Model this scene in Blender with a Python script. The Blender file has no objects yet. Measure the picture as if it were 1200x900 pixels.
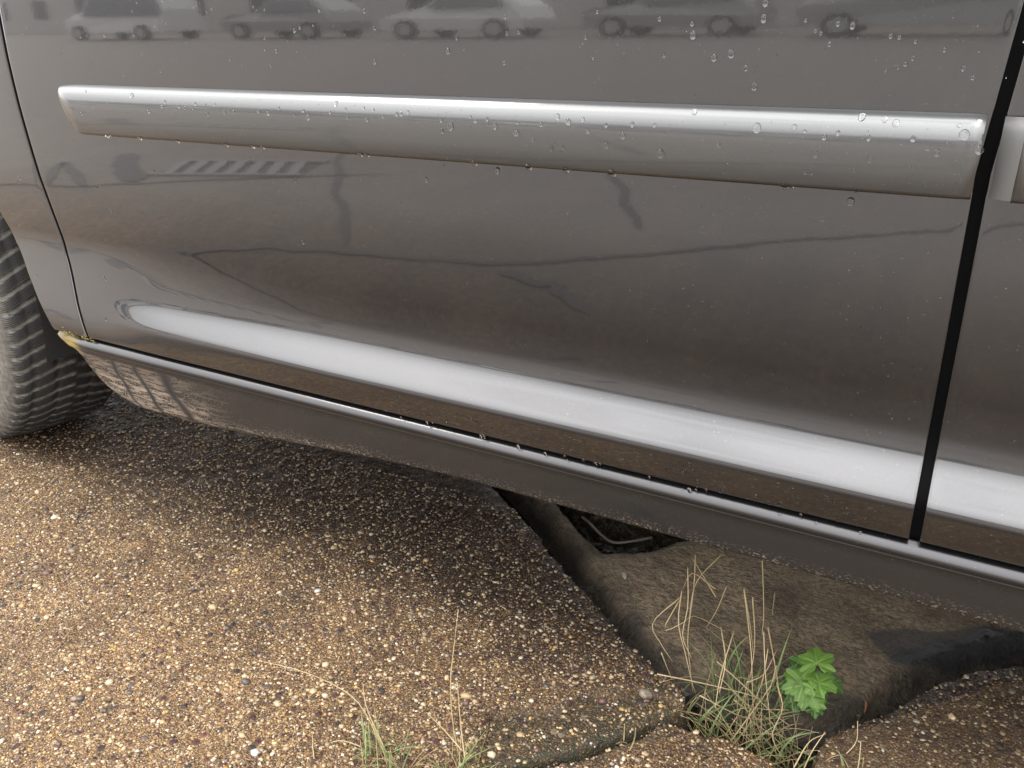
import bpy, math, random
import numpy as np
from mathutils import Vector, Matrix
from math import radians as R, sin, cos, pi
random.seed(7); rng = np.random.default_rng(11)
S = bpy.context.scene
C = S.collection

# ------------------------------------------------------------------ camera, world, sun
CAM_H, CAM_D = 0.73, 0.73
FPX = 971.0
RGT = Vector((1902, 578 * 2172 / 1197, 0)).normalized()
FWD = Vector((-971 / 2172, 971 / 1197, -971 / 2571)).normalized()
RGT = (RGT - FWD * RGT.dot(FWD)).normalized()
UPV = RGT.cross(FWD).normalized()
CAM = Vector((0, -CAM_D, CAM_H))
cd = bpy.data.cameras.new('camera'); cam = bpy.data.objects.new('camera', cd); C.objects.link(cam)
cam.matrix_world = Matrix((
    (RGT.x, UPV.x, -FWD.x, CAM.x), (RGT.y, UPV.y, -FWD.y, CAM.y), (RGT.z, UPV.z, -FWD.z, CAM.z), (0, 0, 0, 1)))
cd.sensor_width = 36; cd.lens = FPX / 1200 * 36; cd.clip_start = 0.02; cd.clip_end = 2000
S.camera = cam

SUN_EL, SUN_AZ = 52, 205          # azimuth of the sun: direction towards it, degrees from +X
w = bpy.data.worlds.new('World'); S.world = w; w.use_nodes = True
nt = w.node_tree; nt.nodes.clear()
def N(nt, t, **k):
    n = nt.nodes.new(t)
    for a, b in k.items(): setattr(n, a, b)
    return n
def L(nt, a, b): nt.links.new(a, b)
out = N(nt, 'ShaderNodeOutputWorld'); bg = N(nt, 'ShaderNodeBackground')
sky = N(nt, 'ShaderNodeTexSky', sky_type='NISHITA'); sky.sun_disc = False
sky.sun_elevation = R(SUN_EL); sky.sun_rotation = R(90 - SUN_AZ)
sky.dust_density = 3; sky.air_density = 1
tc = N(nt, 'ShaderNodeTexCoord'); no = N(nt, 'ShaderNodeTexNoise'); no.inputs['Scale'].default_value = 2.6
no.inputs['Detail'].default_value = 6; no.inputs['Roughness'].default_value = .5
cr = N(nt, 'ShaderNodeValToRGB'); cr.color_ramp.elements[0].position = .40; cr.color_ramp.elements[1].position = .54
cr.color_ramp.elements[0].color = (.72, .72, .72, 1); cr.color_ramp.elements[1].color = (.97, .97, .97, 1)
sx = N(nt, 'ShaderNodeSeparateXYZ'); gr = N(nt, 'ShaderNodeMapRange')
gr.inputs['From Min'].default_value = 0; gr.inputs['From Max'].default_value = 1
gr.inputs['To Min'].default_value = 24; gr.inputs['To Max'].default_value = 58
cl = N(nt, 'ShaderNodeVectorMath', operation='SCALE'); cl.inputs[0].default_value = (1.0, 1.0, 1.01)
mx = N(nt, 'ShaderNodeMix', data_type='RGBA')
L(nt, tc.outputs['Generated'], no.inputs['Vector']); L(nt, no.outputs['Fac'], cr.inputs[0])
L(nt, tc.outputs['Generated'], sx.inputs[0]); L(nt, sx.outputs['Z'], gr.inputs['Value'])
L(nt, gr.outputs[0], cl.inputs['Scale'])
L(nt, cr.outputs['Color'], mx.inputs['Factor']); L(nt, sky.outputs[0], mx.inputs[6]); L(nt, cl.outputs[0], mx.inputs[7])
L(nt, mx.outputs[2], bg.inputs['Color']); bg.inputs['Strength'].default_value = .115
L(nt, bg.outputs[0], out.inputs[0])
sl = bpy.data.lights.new('sun', 'SUN'); sl.energy = 1.2; sl.angle = R(14); sl.color = (1, .95, .88)
so = bpy.data.objects.new('sun', sl); C.objects.link(so)
sd = Vector((cos(R(SUN_EL)) * cos(R(SUN_AZ)), cos(R(SUN_EL)) * sin(R(SUN_AZ)), sin(R(SUN_EL))))
so.rotation_euler = sd.to_track_quat('Z', 'Y').to_euler(); so.location = (0, -3, 6)
S.view_settings.view_transform = 'Standard'; S.view_settings.look = 'None'
S.view_settings.exposure = -0.12; S.view_settings.gamma = 1; S.view_settings.use_curve_mapping = False
S.render.engine = 'CYCLES'; S.cycles.use_denoising = True
S.cycles.max_bounces = 8; S.cycles.transmission_bounces = 6

# ------------------------------------------------------------------ helpers
def ray(px, py):
    return (FWD + RGT * ((px - 600) / FPX) - UPV * ((py - 450) / FPX))
def PZ(px, py, z=0.0):
    d = ray(px, py); return CAM + d * ((z - CAM.z) / d.z)
def PY(px, py, y=0.0):
    d = ray(px, py); return CAM + d * ((y - CAM.y) / d.y)
def PT(px, py, t):
    return CAM + ray(px, py) * t
def mesh(name, verts, faces, mat=None, parent=None, smooth=True, attrs=None, loc=None):
    me = bpy.data.meshes.new(name)
    verts = np.asarray(verts, dtype=np.float64).reshape(-1, 3)
    if isinstance(faces, np.ndarray):
        n, k = faces.shape
        me.vertices.add(len(verts)); me.vertices.foreach_set('co', verts.ravel())
        me.loops.add(n * k); me.loops.foreach_set('vertex_index', faces.ravel().astype(np.int32))
        me.polygons.add(n); me.polygons.foreach_set('loop_start', np.arange(0, n * k, k, dtype=np.int32))
        me.update(calc_edges=True); me.validate()
    else:
        me.from_pydata([tuple(v) for v in verts], [], [tuple(int(i) for i in f) for f in faces]); me.update()
    if smooth: me.polygons.foreach_set('use_smooth', [True] * len(me.polygons))
    for k, v in (attrs or {}).items():
        v = np.asarray(v, dtype=np.float32)
        if v.ndim == 1:
            a = me.attributes.new(k, 'FLOAT', 'POINT'); a.data.foreach_set('value', v)
        else:
            a = me.attributes.new(k, 'FLOAT_COLOR', 'POINT'); a.data.foreach_set('color', np.c_[v, np.ones(len(v))].ravel().astype(np.float32))
    if mat: me.materials.append(mat)
    o = bpy.data.objects.new(name, me); C.objects.link(o)
    if parent: o.parent = parent
    if loc is not None: o.location = loc
    return o
def tag(o, label=None, cat=None, group=None, kind=None):
    if label: o['label'] = label
    if cat: o['category'] = cat
    if group: o['group'] = group
    if kind: o['kind'] = kind
    return o
def empty(name, loc=(0, 0, 0), rz=0):
    o = bpy.data.objects.new(name, None); C.objects.link(o); o.location = loc; o.rotation_euler = (0, 0, rz)
    o.empty_display_size = .05; return o
def gridfaces(nr, nc, off=0, flip=False):
    i = np.arange(nr - 1)[:, None]; j = np.arange(nc - 1)[None, :]
    a = (i * nc + j).ravel() + off
    f = np.c_[a, a + 1, a + nc + 1, a + nc]
    return f[:, ::-1].copy() if flip else f
def boxv(x0, x1, y0, y1, z0, z1):
    v = [(x, y, z) for x in (x0, x1) for y in (y0, y1) for z in (z0, z1)]
    f = [(0, 1, 3, 2), (4, 6, 7, 5), (0, 4, 5, 1), (2, 3, 7, 6), (0, 2, 6, 4), (1, 5, 7, 3)]
    return v, f
class MB:
    def __init__(s): s.v = []; s.f = []
    def add(s, v, f):
        o = len(s.v); s.v += [tuple(p) for p in v]; s.f += [tuple(i + o for i in q) for q in f]; return s
    def box(s, *a): return s.add(*boxv(*a))
    def tube(s, pts, rads, n=6):
        pts = [Vector(p) for p in pts]
        if not hasattr(rads, '__len__'): rads = [rads] * len(pts)
        v = []; up = Vector((0.13, .21, .97))
        for i, p in enumerate(pts):
            t = (pts[min(i + 1, len(pts) - 1)] - pts[max(i - 1, 0)]).normalized()
            a = t.cross(up); a = a.normalized() if a.length > 1e-4 else Vector((1, 0, 0)); b = t.cross(a)
            for k in range(n):
                q = 2 * pi * k / n; v.append(p + (a * cos(q) + b * sin(q)) * rads[i])
        f = [(i * n + k, i * n + (k + 1) % n, (i + 1) * n + (k + 1) % n, (i + 1) * n + k) for i in range(len(pts) - 1) for k in range(n)]
        f += [tuple(range(n))[::-1], tuple((len(pts) - 1) * n + k for k in range(n))]
        return s.add(v, f)
    def ribbon(s, pts, wd, side):
        pts = [Vector(p) for p in pts]; n = len(pts); v = []
        for i, p in enumerate(pts):
            t = (pts[min(i + 1, n - 1)] - pts[max(i - 1, 0)]).normalized()
            a = t.cross(side).cross(t); a = a.normalized() if a.length > 1e-5 else Vector((1, 0, 0))
            nn = t.cross(a); u = i / (n - 1); ww = wd * (min(1, .55 + 1.5 * u)) * max(.06, (1 - u ** 2.2))
            v += [p - a * ww, p + nn * ww * .45, p + a * ww]
        f = []
        for i in range(n - 1):
            for k in range(2):
                f.append((i * 3 + k, i * 3 + k + 1, i * 3 + k + 4, i * 3 + k + 3))
        return s.add(v, f)
    def build(s, name, mat, parent=None, smooth=True): return mesh(name, s.v, s.f, mat, parent, smooth)

def mat(name, col=(.5, .5, .5), rough=.5, metal=0, **k):
    m = bpy.data.materials.new(name); m.use_nodes = True
    b = m.node_tree.nodes['Principled BSDF']
    b.inputs['Base Color'].default_value = (*col, 1); b.inputs['Roughness'].default_value = rough
    b.inputs['Metallic'].default_value = metal
    for a, v in k.items(): b.inputs[a.replace('_', ' ')].default_value = v
    return m
def nz(m, scale, detail=4, rough=.55, vec=None, stretch=None):
    t = m.node_tree; n = N(t, 'ShaderNodeTexNoise'); n.inputs['Scale'].default_value = scale
    n.inputs['Detail'].default_value = detail; n.inputs['Roughness'].default_value = rough
    if vec is None: vec = N(t, 'ShaderNodeTexCoord').outputs['Object']
    if stretch:
        mp = N(t, 'ShaderNodeMapping'); mp.inputs['Scale'].default_value = stretch; L(t, vec, mp.inputs[0]); vec = mp.outputs[0]
    L(t, vec, n.inputs['Vector']); return n.outputs['Fac']
def ramp(m, fac, stops, interp='LINEAR'):
    t = m.node_tree; r = N(t, 'ShaderNodeValToRGB'); r.color_ramp.interpolation = interp
    e = r.color_ramp.elements
    while len(e) < len(stops): e.new(.5)
    for q, (p, c) in zip(e, stops):
        q.position = p; q.color = (c, c, c, 1) if not hasattr(c, '__len__') else (*c, 1)
    L(t, fac, r.inputs[0]); return r.outputs['Color']
def mixc(m, fac, a, b, blend='MIX'):
    t = m.node_tree; x = N(t, 'ShaderNodeMix', data_type='RGBA', blend_type=blend)
    for sck, v in ((x.inputs['Factor'], fac), (x.inputs[6], a), (x.inputs[7], b)):
        if isinstance(v, bpy.types.NodeSocket): L(t, v, sck)
        else: sck.default_value = v if not hasattr(v, '__len__') else (*v, 1)
    return x.outputs[2]
def mth(m, op, a, b=0.0, c=None):
    t = m.node_tree; x = N(t, 'ShaderNodeMath', operation=op)
    for i, v in enumerate((a, b) if c is None else (a, b, c)):
        if isinstance(v, bpy.types.NodeSocket): L(t, v, x.inputs[i])
        else: x.inputs[i].default_value = v
    return x.outputs[0]
def bump(m, h, dist, strength=1.0, normal=None):
    t = m.node_tree; b = N(t, 'ShaderNodeBump'); b.inputs['Distance'].default_value = dist; b.inputs['Strength'].default_value = strength
    L(t, h, b.inputs['Height'])
    if normal: L(t, normal, b.inputs['Normal'])
    return b.outputs['Normal']
def PB(m): return m.node_tree.nodes['Principled BSDF']
def attr(m, name, out='Fac'):
    n = N(m.node_tree, 'ShaderNodeAttribute'); n.attribute_name = name; return n.outputs[out]

# value noise for numpy
_perm = rng.random((256, 256))
def vnoise(x, y, sc=1.0):
    x = np.asarray(x) * sc; y = np.asarray(y) * sc
    xi = np.floor(x).astype(int); yi = np.floor(y).astype(int); fx = x - xi; fy = y - yi
    fx = fx * fx * (3 - 2 * fx); fy = fy * fy * (3 - 2 * fy)
    g = lambda a, b: _perm[a % 256, b % 256]
    return (g(xi, yi) * (1 - fx) + g(xi + 1, yi) * fx) * (1 - fy) + (g(xi, yi + 1) * (1 - fx) + g(xi + 1, yi + 1) * fx) * fy
def fbm(x, y, sc, o=4):
    r = 0; a = .5
    for i in range(o): r = r + a * (vnoise(x + 7.3 * i, y + 3.1 * i, sc) - .5); sc *= 2.1; a *= .5
    return r
def sdf(px, py, poly):            # signed distance, negative inside
    px = np.asarray(px, float); py = np.asarray(py, float)
    d = np.full(px.shape, 1e9); ins = np.zeros(px.shape, bool); n = len(poly)
    for i in range(n):
        ax, ay = poly[i][:2]; bx, by = poly[(i + 1) % n][:2]
        ex, ey = bx - ax, by - ay; wx, wy = px - ax, py - ay
        t = np.clip((wx * ex + wy * ey) / (ex * ex + ey * ey + 1e-12), 0, 1)
        d = np.minimum(d, np.hypot(wx - ex * t, wy - ey * t))
        c = ((ay > py) != (by > py)) & (px < (bx - ax) * (py - ay) / (by - ay + 1e-12) + ax)
        ins ^= c
    return np.where(ins, -d, d)
def ldist(px, py, pts):           # distance to an open polyline
    d = np.full(np.shape(px), 1e9)
    for (ax, ay), (bx, by) in zip(pts[:-1], pts[1:]):
        ex, ey = bx - ax, by - ay; t = np.clip(((px - ax) * ex + (py - ay) * ey) / (ex * ex + ey * ey), 0, 1)
        d = np.minimum(d, np.hypot(px - ax - ex * t, py - ay - ey * t))
    return d
def sst(a, b, x): t = np.clip((x - a) / (b - a), 0, 1); return t * t * (3 - 2 * t)
def PG(lst, z=0.0): return [tuple(PZ(a, b, z)[:2]) for a, b in lst]

# ------------------------------------------------------------------ materials
def paint_material(name, base=(.060, .058, .059), ro=.20, cro=.034):
    m = mat(name, base, ro, .93); b = PB(m)
    b.inputs['Coat Weight'].default_value = 1.0; b.inputs['Coat Roughness'].default_value = .015; b.inputs['Coat IOR'].default_value = 1.72
    fl = N(m.node_tree, 'ShaderNodeTexVoronoi'); fl.inputs['Scale'].default_value = 1400
    L(m.node_tree, N(m.node_tree, 'ShaderNodeTexCoord').outputs['Object'], fl.inputs['Vector'])
    v = ramp(m, fl.outputs['Color'], [(0, .95), (1, 1.05)])
    c = mixc(m, 1.0, base, v, 'MULTIPLY')
    film = ramp(m, nz(m, 9, 6, .6, stretch=(1, 1, 2.2)), [(.45, 0.0), (.80, .03)])       # thin road film
    specks = ramp(m, nz(m, 520, 2, .5), [(.71, 0), (.76, .75)])
    pebble_refl = ramp(m, nz(m, 230, 3, .6), [(.60, 0), (.74, .06)]); dm = mth(m, 'MAXIMUM', mth(m, 'MAXIMUM', film, specks), pebble_refl)  # pale specks here and above paint in the reflection of pebbles
    c = mixc(m, dm, c, (.20, .185, .17)); L(m.node_tree, c, b.inputs['Base Color'])
    L(m.node_tree, mth(m, 'MULTIPLY_ADD', dm, -.7, .93), b.inputs['Metallic'])
    L(m.node_tree, mth(m, 'MULTIPLY_ADD', film, .5, ro), b.inputs['Roughness'])
    L(m.node_tree, mth(m, 'MULTIPLY_ADD', film, .10, cro), b.inputs['Coat Roughness'])
    peel = nz(m, 260, 1, .4); L(m.node_tree, bump(m, peel, .00002, .35), b.inputs['Coat Normal'])
    return m
M = {}
M['paint'] = paint_material('grey_metallic_paint')
M['strip'] = paint_material('moulding_paint', (.098, .099, .098), .30, .07)
M['black'] = mat('black_rubber', (.006, .006, .006), .8); PB(M['black']).inputs['Specular IOR Level'].default_value = .15
M['under'] = mat('underbody', (.02, .019, .018), .85)
M['glass'] = mat('dark_glass', (.02, .022, .024), .03, 0, Coat_Weight=.5)
M['steel'] = mat('wheel_metal', (.45, .45, .46), .35, .9)

# sill paint: same paint with road dirt from an attribute
m = paint_material('sill_paint'); M['sill'] = m; b = PB(m); t = m.node_tree
src = b.inputs['Base Color'].links[0].from_socket; msrc = b.inputs['Metallic'].links[0].from_socket
dirt = attr(m, 'dirt'); fine = nz(m, 1, 5, .75, stretch=(150, 150, 300))
scr = nz(m, 1, 6, .75, stretch=(28, 28, 260))
fx = N(t, 'ShaderNodeMapRange'); fx.inputs['From Min'].default_value = -.95; fx.inputs['From Max'].default_value = -.6; fx.inputs['To Min'].default_value = 1; fx.inputs['To Max'].default_value = .0
sxx = N(t, 'ShaderNodeSeparateXYZ'); L(t, N(t, 'ShaderNodeTexCoord').outputs['Object'], sxx.inputs[0]); L(t, sxx.outputs[0], fx.inputs['Value'])
spk = nz(m, 1, 3, .6, stretch=(330, 330, 430))
edge = mth(m, 'MAXIMUM', ramp(m, spk, [(.56, 0), (.62, 1)]), mth(m, 'MULTIPLY', ramp(m, scr, [(.47, 0), (.60, 1)]), fx.outputs[0]))
dd = mth(m, 'MULTIPLY', dirt, edge); dd = mth(m, 'MINIMUM', dd, 1.0)
dcol = mixc(m, nz(m, 25, 3), (.34, .24, .165), (.27, .235, .19))
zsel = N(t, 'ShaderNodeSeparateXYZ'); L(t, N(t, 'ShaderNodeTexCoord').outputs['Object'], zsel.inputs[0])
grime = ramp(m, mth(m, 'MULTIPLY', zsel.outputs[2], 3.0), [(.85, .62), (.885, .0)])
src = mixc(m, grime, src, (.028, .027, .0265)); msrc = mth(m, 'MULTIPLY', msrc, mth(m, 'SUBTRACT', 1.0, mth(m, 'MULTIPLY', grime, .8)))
c = mixc(m, dd, src, dcol)
c = mixc(m, attr(m, 'scuff'), c, (.015, .013, .012)); c = mixc(m, attr(m, 'moss'), c, (.30, .22, .06))
L(t, c, b.inputs['Base Color'])
tot = mth(m, 'MINIMUM', mth(m, 'ADD', mth(m, 'ADD', dd, attr(m, 'scuff')), attr(m, 'moss')), 1.0)
L(t, mth(m, 'MULTIPLY', msrc, mth(m, 'SUBTRACT', 1.0, tot)), b.inputs['Metallic'])
L(t, mth(m, 'MULTIPLY', mth(m, 'SUBTRACT', 1.0, tot), .22), b.inputs['Coat Weight'])
L(t, mth(m, 'MULTIPLY_ADD', tot, .4, .25), b.inputs['Roughness'])
L(t, bump(m, mth(m, 'MULTIPLY', dd, 1.0), .0006, .8), b.inputs['Normal'])

def aggregate_material():
    m = mat('exposed_aggregate_concrete'); t = m.node_tree; b = PB(m)
    co = N(t, 'ShaderNodeTexCoord').outputs['Object']
    wn = N(t, 'ShaderNodeTexNoise'); wn.inputs['Scale'].default_value = 60; L(t, co, wn.inputs['Vector'])
    wv = N(t, 'ShaderNodeVectorMath', operation='MULTIPLY_ADD'); L(t, wn.outputs['Color'], wv.inputs[0])
    wv.inputs[1].default_value = (.006,) * 3; L(t, co, wv.inputs[2]); co2 = wv.outputs[0]
    def vor(sc, seed=0):
        v = N(t, 'ShaderNodeTexVoronoi'); v.inputs['Scale'].default_value = sc
        mp = N(t, 'ShaderNodeMapping'); mp.inputs['Location'].default_value = (seed, seed * 2, 0); L(t, co2, mp.inputs[0]); L(t, mp.outputs[0], v.inputs['Vector'])
        s = N(t, 'ShaderNodeSeparateColor'); L(t, v.outputs['Color'], s.inputs[0]); return v.outputs['Distance'], s.outputs
    pal = [(0, (.055, .043, .037)), (.12, (.13, .05, .045)), (.22, (.36, .22, .11)), (.42, (.48, .31, .16)), (.60, (.56, .40, .22)),
           (.76, (.21, .155, .12)), (.84, (.66, .56, .40)), (.93, (.72, .68, .60)), (.97, (.55, .34, .10))]
    d1, s1 = vor(190); d2, s2 = vor(400, 3.1); d3, s3 = vor(95, 7.7)
    c1 = ramp(m, s1[0], pal, 'CONSTANT'); c2 = ramp(m, s2[1], pal, 'CONSTANT'); c3 = ramp(m, s3[2], [(0, (.10, .045, .04)), (.3, (.06, .048, .042)), (.5, (.15, .12, .10)), (.7, (.45, .38, .28)), (.85, (.16, .07, .06))], 'CONSTANT')
    mortar = mixc(m, nz(m, 14, 5, .6, vec=co), (.115, .078, .043), (.285, .198, .108))
    v4 = N(t, 'ShaderNodeTexVoronoi'); v4.inputs['Scale'].default_value = 640; L(t, co2, v4.inputs['Vector']); s4 = N(t, 'ShaderNodeSeparateColor'); L(t, v4.outputs['Color'], s4.inputs[0])
    grain = ramp(m, s4.outputs[0], [(0, (.28, .22, .20)), (.25, (.75, .62, .55)), (.5, (1.0, .97, .9)), (.75, (1.45, 1.35, 1.2)), (.92, (2.3, 2.2, 2.0))], 'CONSTANT')
    mortar = mixc(m, 1.0, mortar, grain, 'MULTIPLY')
    damp_shade_a = attr(m, 'damp_shade'); mortar = mixc(m, mth(m, 'MULTIPLY', damp_shade_a, .95), mortar, (.030, .020, .011))  # attribute carries real damp and painted shade together
    k2 = ramp(m, d2, [(.28, 1), (.46, 0)]); k1 = ramp(m, d1, [(.34, 1), (.46, 0)])
    sel1 = ramp(m, s1[1], [(.48, 0), (.50, 1)]); k1 = mth(m, 'MULTIPLY', k1, sel1)
    sel3 = ramp(m, s3[0], [(.84, 0), (.85, 1)]); k3 = mth(m, 'MULTIPLY', ramp(m, d3, [(.40, 1), (.47, 0)]), sel3)
    c = mixc(m, k2, mortar, c2); c = mixc(m, k1, c, c1); c = mixc(m, k3, c, c3)
    c = mixc(m, mth(m, 'MULTIPLY', attr(m, 'mud'), ramp(m, nz(m, 60, 5, .7, vec=co), [(.35, 1), (.7, .35)])), c, (.125, .09, .058))
    # wear, damp blotches and painted shade
    damp_shade = ramp(m, nz(m, 5.5, 6, .65, vec=co), [(.40, 1.0), (.62, .45)])
    dark = mixc(m, damp_shade_a, (1.0, .97, .90), (.36, .31, .26))
    c = mixc(m, 1.0, c, dark, 'MULTIPLY'); c = mixc(m, 1.0, c, mixc(m, damp_shade, (.95, .93, .90), (.50, .48, .47)), 'MULTIPLY')
    c = mixc(m, mth(m, 'MULTIPLY', attr(m, 'moss'), ramp(m, nz(m, 90, 4, .6, vec=co), [(.3, 1), (.62, .35)])), c, (.028, .030, .017))
    c = mixc(m, attr(m, 'road'), c, mixc(m, nz(m, 3, 6, .6, vec=co), mixc(m, .55, c, (.25, .243, .235)), mixc(m, .6, c, (.36, .35, .337))))
    L(t, c, b.inputs['Base Color'])
    L(t, ramp(m, nz(m, 40, 3, .5, vec=co), [(.35, .42), (.7, .8)]), b.inputs['Roughness'])
    b.inputs['Specular IOR Level'].default_value = .32
    h2 = ramp(m, d2, [(0, 1), (.6, 0)]); h1 = mth(m, 'MULTIPLY', ramp(m, d1, [(0, 1), (.55, 0)]), sel1); h3 = mth(m, 'MULTIPLY', ramp(m, d3, [(0, 1), (.48, 0)]), sel3)
    h = mth(m, 'ADD', mth(m, 'MULTIPLY', h2, .0011), mth(m, 'MULTIPLY', h1, .0020)); h = mth(m, 'ADD', h, mth(m, 'MULTIPLY', h3, .002))
    h = mth(m, 'ADD', h, mth(m, 'MULTIPLY', nz(m, 700, 3, .6, vec=co), .0008))
    L(t, bump(m, h, 1.0, 1.0), b.inputs['Normal'])
    return m
M['agg'] = aggregate_material()
m = mat('worn_gutter_concrete'); M['gutter'] = m; t = m.node_tree; b = PB(m)
co = N(t, 'ShaderNodeTexCoord').outputs['Object']
c = mixc(m, ramp(m, nz(m, 8, 6, .65, vec=co), [(.35, 0), (.65, 1)]), (.15, .11, .068), (.40, .30, .19))
c = mixc(m, ramp(m, nz(m, 130, 5, .75, vec=co), [(.40, .6), (.56, 0)]), c, (.045, .035, .024)); c = mixc(m, ramp(m, nz(m, 330, 3, .7, vec=co), [(.60, 0), (.68, .7)]), c, (.42, .36, .27))
c = mixc(m, attr(m, 'damp_shade'), c, (.022, .021, .020)); L(t, c, b.inputs['Base Color'])
L(t, mth(m, 'MULTIPLY_ADD', attr(m, 'damp_shade'), -.3, .85), b.inputs['Roughness'])
L(t, bump(m, mth(m, 'ADD', nz(m, 120, 5, .7, vec=co), mth(m, 'MULTIPLY', nz(m, 30, 3, .6, vec=co), 1.5)), .006, 1.0), b.inputs['Normal'])
m = mat('vertex_coloured_stone', rough=.38); M['stone'] = m; t = m.node_tree
L(t, mixc(m, ramp(m, nz(m, 500, 3), [(.35, .5), (.6, 0)]), attr(m, 'col', 'Color'), (.12, .09, .07)), PB(m).inputs['Base Color'])
m = mat('tyre_rubber', rough=.7); M['tyre'] = m; t = m.node_tree; b = PB(m)
co = N(t, 'ShaderNodeTexCoord').outputs['Object']
dust = mixc(m, nz(m, 35, 5, .7, vec=co), (.085, .078, .068), (.24, .22, .185))
c = mixc(m, mth(m, 'MINIMUM', mth(m, 'MULTIPLY', attr(m, 'dust'), ramp(m, nz(m, 110, 4, .7, vec=co), [(.3, .3), (.65, 1.1)])), 1.0), (.013, .0125, .012), dust)
L(t, c, b.inputs['Base Color'])
sp = N(t, 'ShaderNodeMath', operation='SINE'); L(t, mth(m, 'MULTIPLY', attr(m, 'sipe'), 1.0), sp.inputs[0])
L(t, bump(m, mth(m, 'ADD', mth(m, 'MULTIPLY', mth(m, 'ABSOLUTE', sp.outputs[0]), attr(m, 'block')), mth(m, 'MULTIPLY', nz(m, 200, 3, .6, vec=co), .6)), .0018, .9), b.inputs['Normal'])
m = mat('water', (1, 1, 1), 0.0); M['water'] = m; PB(m).inputs['Transmission Weight'].default_value = 1; PB(m).inputs['IOR'].default_value = 1.33
def leafy(name, ca, cb, sc, tr=.25, rough=.5):
    m = mat(name, ca, rough); t = m.node_tree; b = PB(m); c = mixc(m, nz(m, sc, 4), ca, cb); L(t, c, b.inputs['Base Color'])
    tl = N(t, 'ShaderNodeBsdfTranslucent'); L(t, c, tl.inputs['Color']); ms = N(t, 'ShaderNodeMixShader'); ms.inputs[0].default_value = tr
    L(t, b.outputs[0], ms.inputs[1]); L(t, tl.outputs[0], ms.inputs[2]); L(t, ms.outputs[0], t.nodes['Material Output'].inputs[0]); return m
M['leaf'] = leafy('fresh_leaf', (.088, .20, .032), (.175, .30, .055), 60, .3); M['leaf_shaded'] = leafy('shaded_leaf', (.045, .13, .025), (.10, .21, .04), 80, .2)  # second copy darker: shade on the underneath leaves put into the colour
for m in (M['leaf'], M['leaf_shaded']):
    L(m.node_tree, mixc(m, mth(m, 'MULTIPLY', attr(m, 'vein'), .6), PB(m).inputs['Base Color'].links[0].from_socket, (.38, .52, .16)), PB(m).inputs['Base Color'])
M['blade'] = leafy('green_blade', (.14, .23, .07), (.34, .38, .18), 60, .3)
M['straw'] = leafy('dry_straw', (.30, .21, .09), (.62, .50, .30), 30, .25)
M['deadleaf'] = leafy('dead_leaf', (.25, .10, .035), (.36, .18, .07), 120, .15)
M['added_pit_lip'] = mat('added_rim_grey', (.16, .145, .12), .6, .3)
M['pale_glass'] = mat('grey_car_glass', (.13, .14, .145), .15)  # flat grey that softens the street cars' window contrast
M['tar'] = mat('tar', (.012, .012, .013), .35)
M['cast'] = mat('cast_iron', (.05, .048, .046), .5, .6)
M['wall'] = mat('render_wall', (.50, .485, .46), .9)
M['roof'] = mat('roof_tiles', (.30, .24, .22), .8)
M['white'] = mat('white_car_paint', (.62, .62, .61), .2, 0, Coat_Weight=1.0)
M['dark'] = mat('dark_car_paint', (.28, .28, .275), .3, .2, Coat_Weight=1.0)

# ------------------------------------------------------------------ ground with broken slab and recess
recess = PG([(590, 580), (628, 622), (668, 670), (700, 707), (735, 747), (770, 780), (803, 803), (806, 822), (786, 835), (800, 850), (850, 862), (900, 885), (935, 912),
             (952, 900), (962, 868), (985, 848), (1018, 842), (1050, 824), (1090, 803), (1130, 786), (1170, 778), (1200, 776), (1290, 770)])
e0 = Vector(recess[0]); e1 = Vector(recess[3]); dr = (e0 - e1).normalized()
far = e0 + dr * 1.0
recess = recess + [(1.1, .35), (1.1, far.y)] + [tuple(far)]
gut = PG([(633, 590), (670, 640), (712, 695), (752, 742), (790, 778), (838, 800), (900, 822), (955, 836), (1005, 826), (1035, 800), (1085, 779), (1140, 762), (1200, 745), (1290, 725)], -.045)
g0 = Vector(gut[0]); gut = gut + [(1.05, .5), (1.05, 1.5)] + [tuple(g0 + dr * .9)]
pit = PG([(630, 560), (664, 600), (690, 632), (712, 648), (760, 645), (800, 634), (830, 620), (800, 540)], -.045)
piece_top = PG([(575, 836), (612, 832), (655, 831), (700, 814), (740, 808), (775, 812), (798, 822)])
piece_bot = PG([(790, 838), (772, 846), (735, 861), (690, 880), (640, 890), (608, 899), (560, 915)])
piece = piece_top + piece_bot
moss_line = piece_bot
def ground_h(x, y):
    jx = fbm(x, y, 38, 4) * .010; jy = fbm(x + 9, y + 4, 90, 3) * .006
    d = sdf(x, y, recess) + jx + jy
    h = fbm(x, y, 6, 4) * .006 * (np.hypot(x, y) < 6) + fbm(x, y, 120, 3) * .0022
    inn = sst(.004, -.010, d)
    floor_ = -.082 + fbm(x, y, 22, 4) * .035 + fbm(x, y, 120, 3) * .012
    rim = sst(.03, 0, d) * (d > 0)
    h = h - rim * .004
    dp = sdf(x, y, piece) + fbm(x, y, 60, 3) * .01
    h = h - sst(.003, -.004, dp) * (.007 + .0)
    dt = ldist(x + fbm(x, y, 50, 3) * .012, y + fbm(x + 5, y, 50, 3) * .012, piece_top)
    h = h - np.exp(-(dt / .003) ** 2) * .010 * (.4 + vnoise(x, y, 30))
    db = ldist(x + fbm(x, y, 50, 3) * .012, y + fbm(x + 5, y, 50, 3) * .012, piece_bot)
    h = h - np.exp(-(db / .006) ** 2) * .026
    h = h * (1 - inn) + floor_ * inn
    return h, d, dp, db
def axis(lo, hi, st, outer):
    return np.array(sorted(set([-o for o in outer] + [o for o in outer] + list(np.round(np.arange(lo, hi, st), 5)))))
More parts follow.
